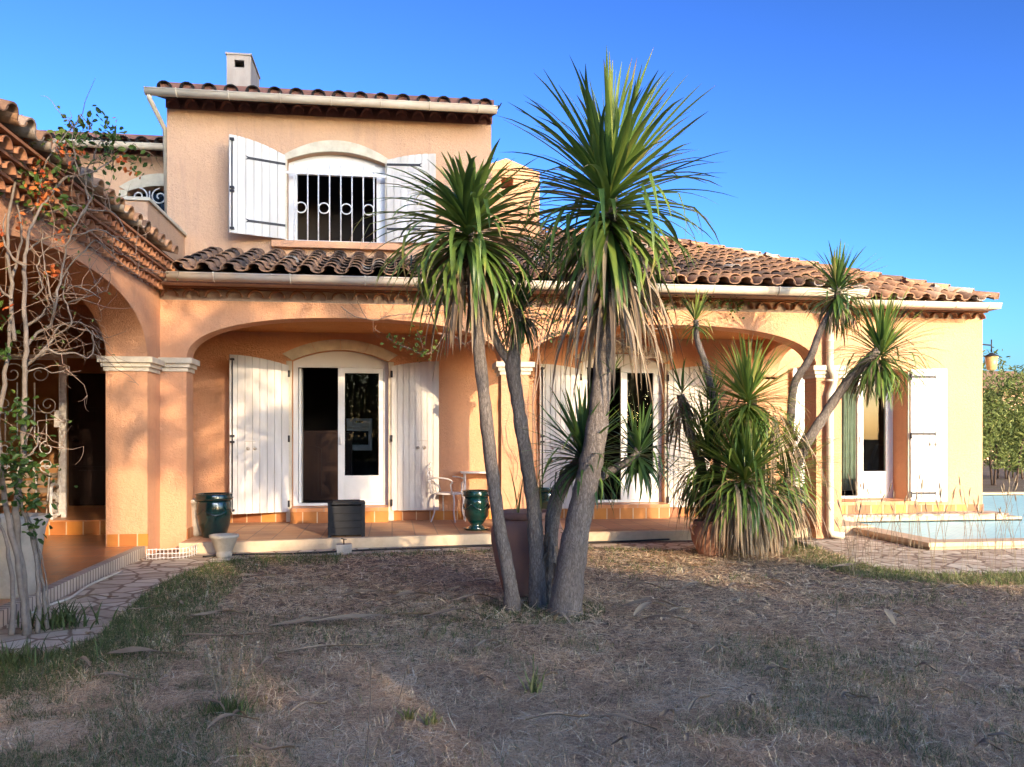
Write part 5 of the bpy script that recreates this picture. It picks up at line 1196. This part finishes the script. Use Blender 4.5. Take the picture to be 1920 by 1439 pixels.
FL = [(200, 1240, .52, -12, .05, .75, 20, 'broad tan dry leaf on the lawn below the left path', .02), (355, 1168, .42, 6, .035, .8, -14, 'tan dry leaf by the green grass left of the lawn', .02), (340, 1209, .55, -3, .018, .5, 4, 'straight brown dry stalk near the left path', .01),
 (505, 1190, .75, 22, .04, .7, -26, 'long curved grey tan leaf, the left one of the pile left of the clump', .03), (585, 1182, .95, 12, .045, .85, -6, 'longest pale leaf in the pile left of the clump', .03), (640, 1125, .6, -6, .03, .6, 12, 'brown leaf at the back of the pile left of the clump', .02), (735, 1134, .38, 10, .045, .7, 10, 'broad tan leaf at the right end of the pile left of the clump', .05), (520, 1238, .65, 10, .012, .95, 12, 'thin cream stalk lying below the leaf pile', .01),
 (795, 1170, .52, -8, .035, .6, -60, 'rusty curled leaf left of the slim trunk', .06), (845, 1140, .4, 6, .03, .7, -20, 'tan leaf left of the foot of the slim trunk', .05), (1160, 1150, .5, -14, .04, .75, 30, 'curled tan leaf right of the tall trunk', .07), (1175, 1118, .34, -6, .03, .45, -30, 'rust brown arched leaf right of the tall trunk', .08), (1190, 1170, .42, 38, .035, .95, -50, 'white curled leaf in the heap right of the tall trunk', .09),
 (1275, 1120, .38, 4, .026, .9, -40, 'pale bent leaf to the right of the curled heap', .08), (1208, 1176, .45, -50, .03, .65, 40, 'bent tan leaf below the curled heap', .08), (1040, 1178, .30, -80, .03, .85, 60, 'hooked pale leaf just before the foot of the tall trunk', .10), (1678, 1186, .34, 60, .045, .95, -120, 'white hooked leaf alone on the right of the lawn', .10), (1560, 1075, .48, 2, .035, .9, 24, 'pale arched leaf lying below the lit grass strip', .05),
 (1852, 1398, .16, -58, .018, 1, 8, 'short white chip at the bottom right of the lawn', .01), (1745, 1315, .12, -10, .012, .9, 4, 'short pale stick on the right of the lawn', .01), (690, 1076, .5, 8, .02, .8, 8, 'thin tan leaf at the back of the lawn below the terrace', .02), (440, 1093, .4, 4, .025, .95, 6, 'cream leaf beside the green grass edge', .02)]
for f in FL: fallen(*f)
for k in range(46):
    fallen(rs.uniform(60, 1900), 1100+330*rs.random()**1.6, rs.uniform(.10, .34), rs.uniform(-70, 70), rs.uniform(.010, .026), rs.uniform(.4, .95), rs.uniform(-60, 60), 'small stray dry leaf scattered on the open lawn', rs.uniform(0, .05))

# ------------------------------------------------------------------ grass and straw (numpy)
def vnoise(x, y, s, seed):
    r_ = np.random.default_rng(seed); g = r_.random((64, 64)); X = (x*s) % 64; Y = (y*s) % 64; xi = X.astype(int); yi = Y.astype(int); fx = X-xi; fy = Y-yi; fx = fx*fx*(3-2*fx); fy = fy*fy*(3-2*fy)
    x1 = (xi+1) % 64; y1 = (yi+1) % 64
    return (g[xi, yi]*(1-fx)*(1-fy)+g[x1, yi]*fx*(1-fy)+g[xi, y1]*(1-fx)*fy+g[x1, y1]*fx*fy)
def fbm(x, y, s, seed): return .55*vnoise(x, y, s, seed)+.3*vnoise(x, y, s*2.3, seed+1)+.15*vnoise(x, y, s*5, seed+2)
def screen_pts(n, y0, y1, x0=-60, x1=1980):
    px = rng.uniform(x0, x1, n); py = rng.uniform(y0, y1, n); d = (H*FPX)/(py-HY); u = (px-960)/FPX*d
    return u*CA+d*SA, -u*SA+d*CA, d, px, py
def in_poly(X, Y, poly):
    ins = np.zeros(len(X), bool); k = len(poly); j = k-1
    for i in range(k):
        xi, yi = poly[i]; xj, yj = poly[j]
        c_ = ((yi > Y) != (yj > Y)) & (X < (xj-xi)*(Y-yi)/(yj-yi+1e-12)+xi); ins ^= c_; j = i
    return ins
lawn_top = [(p.x, p.y) for p in ep]
lawn_poly = lawn_top+[(14, 2), (3, 2), (-5, 2)]
def strands(name, X, Y, ln, wd, el, curl, t, mat, label, seg=4, kind='stuff', z0=0.0, twist=.9):
    n = len(X); az = rng.uniform(0, 2*PI, n); V_ = np.zeros((n, (seg+1)*2, 3)); px = X.copy(); py = Y.copy(); pz = np.full(n, z0); e = el.copy(); a = az.copy(); tw = rng.normal(0, twist, n)
    for i in range(seg+1):
        w = wd*(1-.85*(i/seg)**1.5); sx = -np.sin(a)*w*.5; sy = np.cos(a)*w*.5; sz = rng.uniform(-.3, .3, n)*w
        V_[:, 2*i] = np.stack([px+sx, py+sy, pz+sz], 1); V_[:, 2*i+1] = np.stack([px-sx, py-sy, pz-sz], 1)
        px = px+np.cos(a)*np.cos(e)*ln/seg; py = py+np.sin(a)*np.cos(e)*ln/seg; pz = np.maximum(pz+np.sin(e)*ln/seg, .003); e = e-curl/seg; a = a+tw/seg*2
    nv = (seg+1)*2; base = (np.arange(n)*nv)[:, None]; quads = np.concatenate([base+np.array([[2*i, 2*i+1, 2*i+3, 2*i+2]]) for i in range(seg)], 1).reshape(-1)
    me = bpy.data.meshes.new(name); me.vertices.add(n*nv); me.vertices.foreach_set('co', V_.reshape(-1)); me.loops.add(len(quads)); me.loops.foreach_set('vertex_index', quads.astype(np.int32))
    nf = n*seg; me.polygons.add(nf); me.polygons.foreach_set('loop_start', np.arange(0, nf*4, 4, dtype=np.int32)); me.materials.append(mat)
    at = me.attributes.new('t', 'FLOAT', 'POINT'); at.data.foreach_set('value', np.repeat(t, nv).astype(np.float32)); me.update(); me.validate()
    o = bpy.data.objects.new(name, me); COL.objects.link(o); return tag(o, label, None, None, kind)
X, Y, d, px, py = screen_pts(210000, 1030, 1500); ok = in_poly(X, Y, lawn_poly); X, Y, d = X[ok], Y[ok], d[ok]; n = len(X)
pt = fbm(X, Y, .9, 5); cl = fbm(X, Y, 4.5, 9)
t = np.clip(rng.normal(.46, .27, n)+(cl-.5)*.6, 0, 1)
strands('dry_grass', X, Y, rng.uniform(.06, .21, n), rng.uniform(.0018, .0038, n)*np.clip(d/5, .9, 2.2), rng.uniform(.0, .55, n)*rng.random(n), rng.uniform(.0, 1.5, n), t, M['straw'], 'dry brown straw matted over the lawn')
# green / olive grass in patches and along edges
X, Y, d, px, py = screen_pts(330000, 1026, 1500); ok = in_poly(X, Y, lawn_poly)
g = fbm(X, Y, .75, 21)
le = np.array([min(((a[0]-0)**2), 1) for a in lawn_top]) if False else None
def dist_edge(X, Y, pts):
    dm = np.full(len(X), 99.)
    for (ax_, ay_), (bx2, by2) in zip(pts[:-1], pts[1:]):
        vx, vy = bx2-ax_, by2-ay_; L2 = vx*vx+vy*vy; tt = np.clip(((X-ax_)*vx+(Y-ay_)*vy)/L2, 0, 1); dm = np.minimum(dm, np.hypot(X-ax_-tt*vx, Y-ay_-tt*vy))
    return dm
de = dist_edge(X, Y, lawn_top); leftstrip = ((px < 640) & (de < .75)); rightstrip = ((px > 1440) & (de < .65)); mid = ((px >= 640) & (px <= 1440) & (de < .35))
prob = np.clip((g-.60)*2.0, .015, .22); prob = np.where(leftstrip, np.clip(1.3-de*1.3, .3, 1), prob); prob = np.where(rightstrip, 1.0, prob); prob = np.where(mid, .55, prob)
foot = np.hypot(X-PZ(1010, 1145, 0).x, Y-PZ(1010, 1145, 0).y); prob = np.where(foot < .55, np.maximum(prob, .6), prob)
prob = np.maximum(prob, np.clip((620-px+160*(fbm(X, Y, 2.2, 33)-.5))/900, 0, .30)*(py > 1150)*(fbm(X, Y, 3.1, 44) > .42))
ok &= rng.random(len(X)) < prob
X, Y, d, rsx, de, px = X[ok], Y[ok], d[ok], rightstrip[ok], de[ok], px[ok]; lsx = leftstrip[ok]; n = len(X)
t = np.clip(rng.normal(.40, .22, n)+np.where(rsx, .22, 0)+np.where(lsx, -.05, 0), 0, 1)
ln = rng.uniform(.03, .085, n)*np.where(rsx, 1.35, 1)*np.where(lsx, 1.15, 1)
strands('grass', X, Y, ln, rng.uniform(.0022, .0042, n)*np.clip(d/5, .9, 2), rng.uniform(.5, 1.45, n), rng.uniform(.2, 1.4, n), t, M['grass'], 'short green grass in patches and along the paving')
# dead grass tufts standing higher
nt_ = 300; X, Y, d, px, py = screen_pts(nt_, 1060, 1480); ok = in_poly(X, Y, lawn_poly); X, Y, d = X[ok], Y[ok], d[ok]
k = 26; XX = np.repeat(X, k)+rng.normal(0, .03, len(X)*k); YY = np.repeat(Y, k)+rng.normal(0, .03, len(X)*k); n = len(XX); tt = np.clip(np.repeat(rng.uniform(.45, .95, len(X)), k)+rng.normal(0, .1, n), 0, 1)
strands('straw_tufts', XX, YY, rng.uniform(.04, .11, n), rng.uniform(.0018, .003, n), rng.uniform(.1, 1.2, n), rng.uniform(0, 1.3, n), tt, M['straw'], 'tufts of pale dead grass over the lawn')
# tall seeding grass on the right
mb = MB()
for k in range(85):
    px_, py_ = rs.uniform(1580, 1935), rs.uniform(1035, 1090); c = PZ(px_, py_, 0); hh = rs.uniform(.45, .95); a = rs.uniform(0, 6.28); le_ = rs.uniform(.03, .22)
    pts = smooth([c, c+V((math.cos(a)*le_*.3, math.sin(a)*le_*.3, hh*.5)), c+V((math.cos(a)*le_, math.sin(a)*le_, hh))], 4); mb.ct = rs.uniform(0, 1); mb.tube(pts, .0022, 4, False)
    if rs.random() < .6: q = pts[-1]; dd = (pts[-1]-pts[-2]).normalized(); mb.tube([q, q+dd*.03, q+dd*.07, q+dd*.10], [.003, .009, .007, .002], 5)
for (x, y_, x2, y2) in ((1545, 1330, 1570, 1125), (682, 1420, 695, 1245), (730, 1330, 765, 1245)):
    c = PZ(x, y_ + 40, 0); e_ = PD(x2, y2, (c-CAMP).dot(FW)+.1); mb.tube(smooth([c, (c+e_)/2+V((.01, 0, .02)), e_], 4), .0024, 4, False); mb.tube([e_-V((0, 0, .05)), e_], [.006, .002], 5)
tag(mb.build('tall_grass', M['seed'], fixn=False), 'thin tall grass stalks with seed heads by the pool', kind='stuff')
# dry leaf litter under right group
X = []; 
c = PZ(1400, 1045, 0); n = 2600; a = rng.uniform(0, 2*PI, n); r_ = np.sqrt(rng.random(n))*.95; X = c.x+np.cos(a)*r_*1.5; Y = c.y-.05+np.sin(a)*r_*.7
ok = in_poly(X, Y, lawn_poly) | (r_ < .5); X, Y = X[ok], Y[ok]; n = len(X)
strands('leaf_litter', X, Y, rng.uniform(.08, .3, n), rng.uniform(.004, .012, n), rng.uniform(-.1, .3, n), rng.uniform(-.1, .4, n), np.clip(rng.normal(.35, .2, n), 0, 1), M['straw'], 'brown dead leaf litter under the right hand cabbage trees', z0=.01)

c = PZ(1005, 1140, 0); n = 900; a = rng.uniform(0, 2*PI, n); r_ = np.sqrt(rng.random(n))*.75
strands('leaf_litter', c.x+np.cos(a)*r_*1.2, c.y+np.sin(a)*r_*.8, rng.uniform(.08, .28, n), rng.uniform(.004, .010, n), rng.uniform(-.1, .5, n), rng.uniform(-.1, .6, n), np.clip(rng.normal(.45, .22, n), 0, 1), M['straw'], 'dead leaf litter round the feet of the clump of trunks', z0=.01)
# ------------------------------------------------------------------ trees behind the camera that cast the evening shade
def needle_tree(c, zb, zt, rx, n, label, seed, size=.26, dens=.75):
    rs2 = random.Random(seed); t = thing('pine_tree', (c[0], c[1], 0), label, 'pine tree', 'pine trees behind the lawn')
    mb = MB(); mb.tube(smooth([(c[0], c[1], -.1), (c[0]+.2, c[1], zb*.5), (c[0]-.1, c[1]+.1, zb+.6), (c[0], c[1], zt-.8)], 5), [.24]*6+[.2]*5+[.12]*5, 10); mb.build('trunk', M['pinebark'], t)
    mb = MB(); lobes = []
    for k in range(26):
        a = rs2.uniform(0, 6.28); f = rs2.random()**.6; z = rs2.uniform(zb, zt); lobes.append((V((c[0]+math.cos(a)*f*rx, c[1]+math.sin(a)*f*rx*.7, z)), rs2.uniform(.45, .95)))
    for _ in range(n):
        q, r_ = rs2.choice(lobes); blade(mb, q+V((rs2.gauss(0, r_*.55), rs2.gauss(0, r_*.55), rs2.gauss(0, r_*.32))), size*rs2.uniform(.6, 1.3), rs2.random(), .45, rs2)
    for q, r_ in lobes: mb.tube([(c[0], c[1], min(q.z, zt-.8)-.4), q], [.05, .02], 5, False)
    mb.build('crown', M['pine'], t, fixn=False)
DY = 14.0
for (x, y, zb, zt, rx, n, lab, sd, sz) in ((2.6, -6.2, 9.4, 13.2, 2.9, 8500, 'tall pine behind the camera, the leftmost of its row', 21, .34), (6.2, -7.0, 9.3, 13.6, 2.9, 10500, 'tall pine behind the camera, second in its row', 22, .34),
        (9.6, -6.3, 9.2, 13.0, 2.5, 8500, 'tall pine behind the camera, third in its row', 23, .34), ):
    needle_tree((x+.37*DY, y-DY), zb+.288*DY, zt+.288*DY, rx, n, lab, sd, sz)
needle_tree((4.0, -5.6), 6.0, 8.6, 1.7, 1100, 'slim lower pine standing nearer the house than the tall ones', 25, .22)
needle_tree((7.4, -6.4), 8.8, 11.2, 2.6, 1200, 'thin crowned pine standing beside the slim one', 27, .22)
hy = -20.0; hx0, hx1 = -9.0, 15.5
hd_ = thing('hedge', (3, hy, 0), 'long tall cypress hedge behind the camera', 'hedge'); rs3 = random.Random(4)
def hh(x): return 8.45+.25*math.sin(x*1.3)+.15*math.sin(x*3.1+1)-.45*max(0, min(1, (x-11.5)/2))
mb = MB()
for k in range(60):
    x = hx0+k*.41; mb.tube([(x, hy, -.05), (x+rs3.uniform(-.2, .2), hy+rs3.uniform(-.3, .3), 4), (x+rs3.uniform(-.3, .3), hy+rs3.uniform(-.4, .4), hh(x)-.4)], [.06, .045, .01], 6)
mb.build('branches', M['pinebark'], hd_)
mb = MB()
for _ in range(54000):
    x = rs3.uniform(hx0, hx1+.5); h0 = hh(x) if x < hx1-.3 else hh(x)-(x-hx1+.3)*2.5
    z = h0-abs(rs3.gauss(0, .5)) if rs3.random() < .12 else rs3.uniform(0, h0)
    blade(mb, (x, hy+rs3.uniform(-.9, .9), z+rs3.uniform(0, .2)), .25, rs3.random(), .55, rs3)
mb.build('foliage', M['leaf'], hd_, fixn=False)

# ------------------------------------------------------------------ light, world, camera
SUN = V((.37, -1.0, .288)).normalized(); elev = math.asin(SUN.z); azim = math.atan2(SUN.x, SUN.y)
ld = bpy.data.lights.new('sun', 'SUN'); ld.energy = 3.1; ld.angle = R(.55); ld.color = (1.0, .77, .53)
lo = bpy.data.objects.new('sun', ld); COL.objects.link(lo); lo.rotation_euler = (-SUN).to_track_quat('-Z', 'Y').to_euler(); lo.location = (5, -12, 12)
GA, VA, DU, SA_ = 1.82, 1.85, 1.7, .98
w = bpy.data.worlds.new('World'); scene.world = w; w.use_nodes = True; nt = w.node_tree; bg = nt.nodes['Background']
sk = nt.nodes.new('ShaderNodeTexSky'); sk.sky_type = 'NISHITA'; sk.sun_disc = False; sk.sun_elevation = elev; sk.sun_rotation = azim; sk.altitude = 100; sk.air_density = 1.0; sk.dust_density = DU; sk.ozone_density = 5
gm = nt.nodes.new('ShaderNodeGamma'); gm.inputs[1].default_value = GA
sc = nt.nodes.new('ShaderNodeVectorMath'); sc.operation = 'SCALE'; sc.inputs['Scale'].default_value = .15
hs = nt.nodes.new('ShaderNodeHueSaturation'); hs.inputs['Saturation'].default_value = SA_; hs.inputs['Value'].default_value = VA/.15
nt.links.new(sk.outputs[0], sc.inputs[0]); nt.links.new(sc.outputs[0], gm.inputs[0]); nt.links.new(gm.outputs[0], hs.inputs['Color']); nt.links.new(hs.outputs[0], bg.inputs[0]); bg.inputs[1].default_value = .15
cam = bpy.data.cameras.new('camera'); co = bpy.data.objects.new('camera', cam); COL.objects.link(co); co.location = CAMP; co.rotation_euler = (R(90), 0, -YAW)
cam.sensor_width = 36; cam.lens = 36*FPX/1920; cam.shift_y = (HY-719.5)/1920; cam.clip_end = 1000; cam.clip_start = .05; scene.camera = co
vs = scene.view_settings; vs.view_transform = 'Standard'; vs.look = 'None'; vs.exposure = 1.15; vs.gamma = 1
scene.render.engine = 'CYCLES'; scene.cycles.max_bounces = 8; scene.cycles.transparent_max_bounces = 12
scene.render.resolution_x = 1024; scene.render.resolution_y = 767
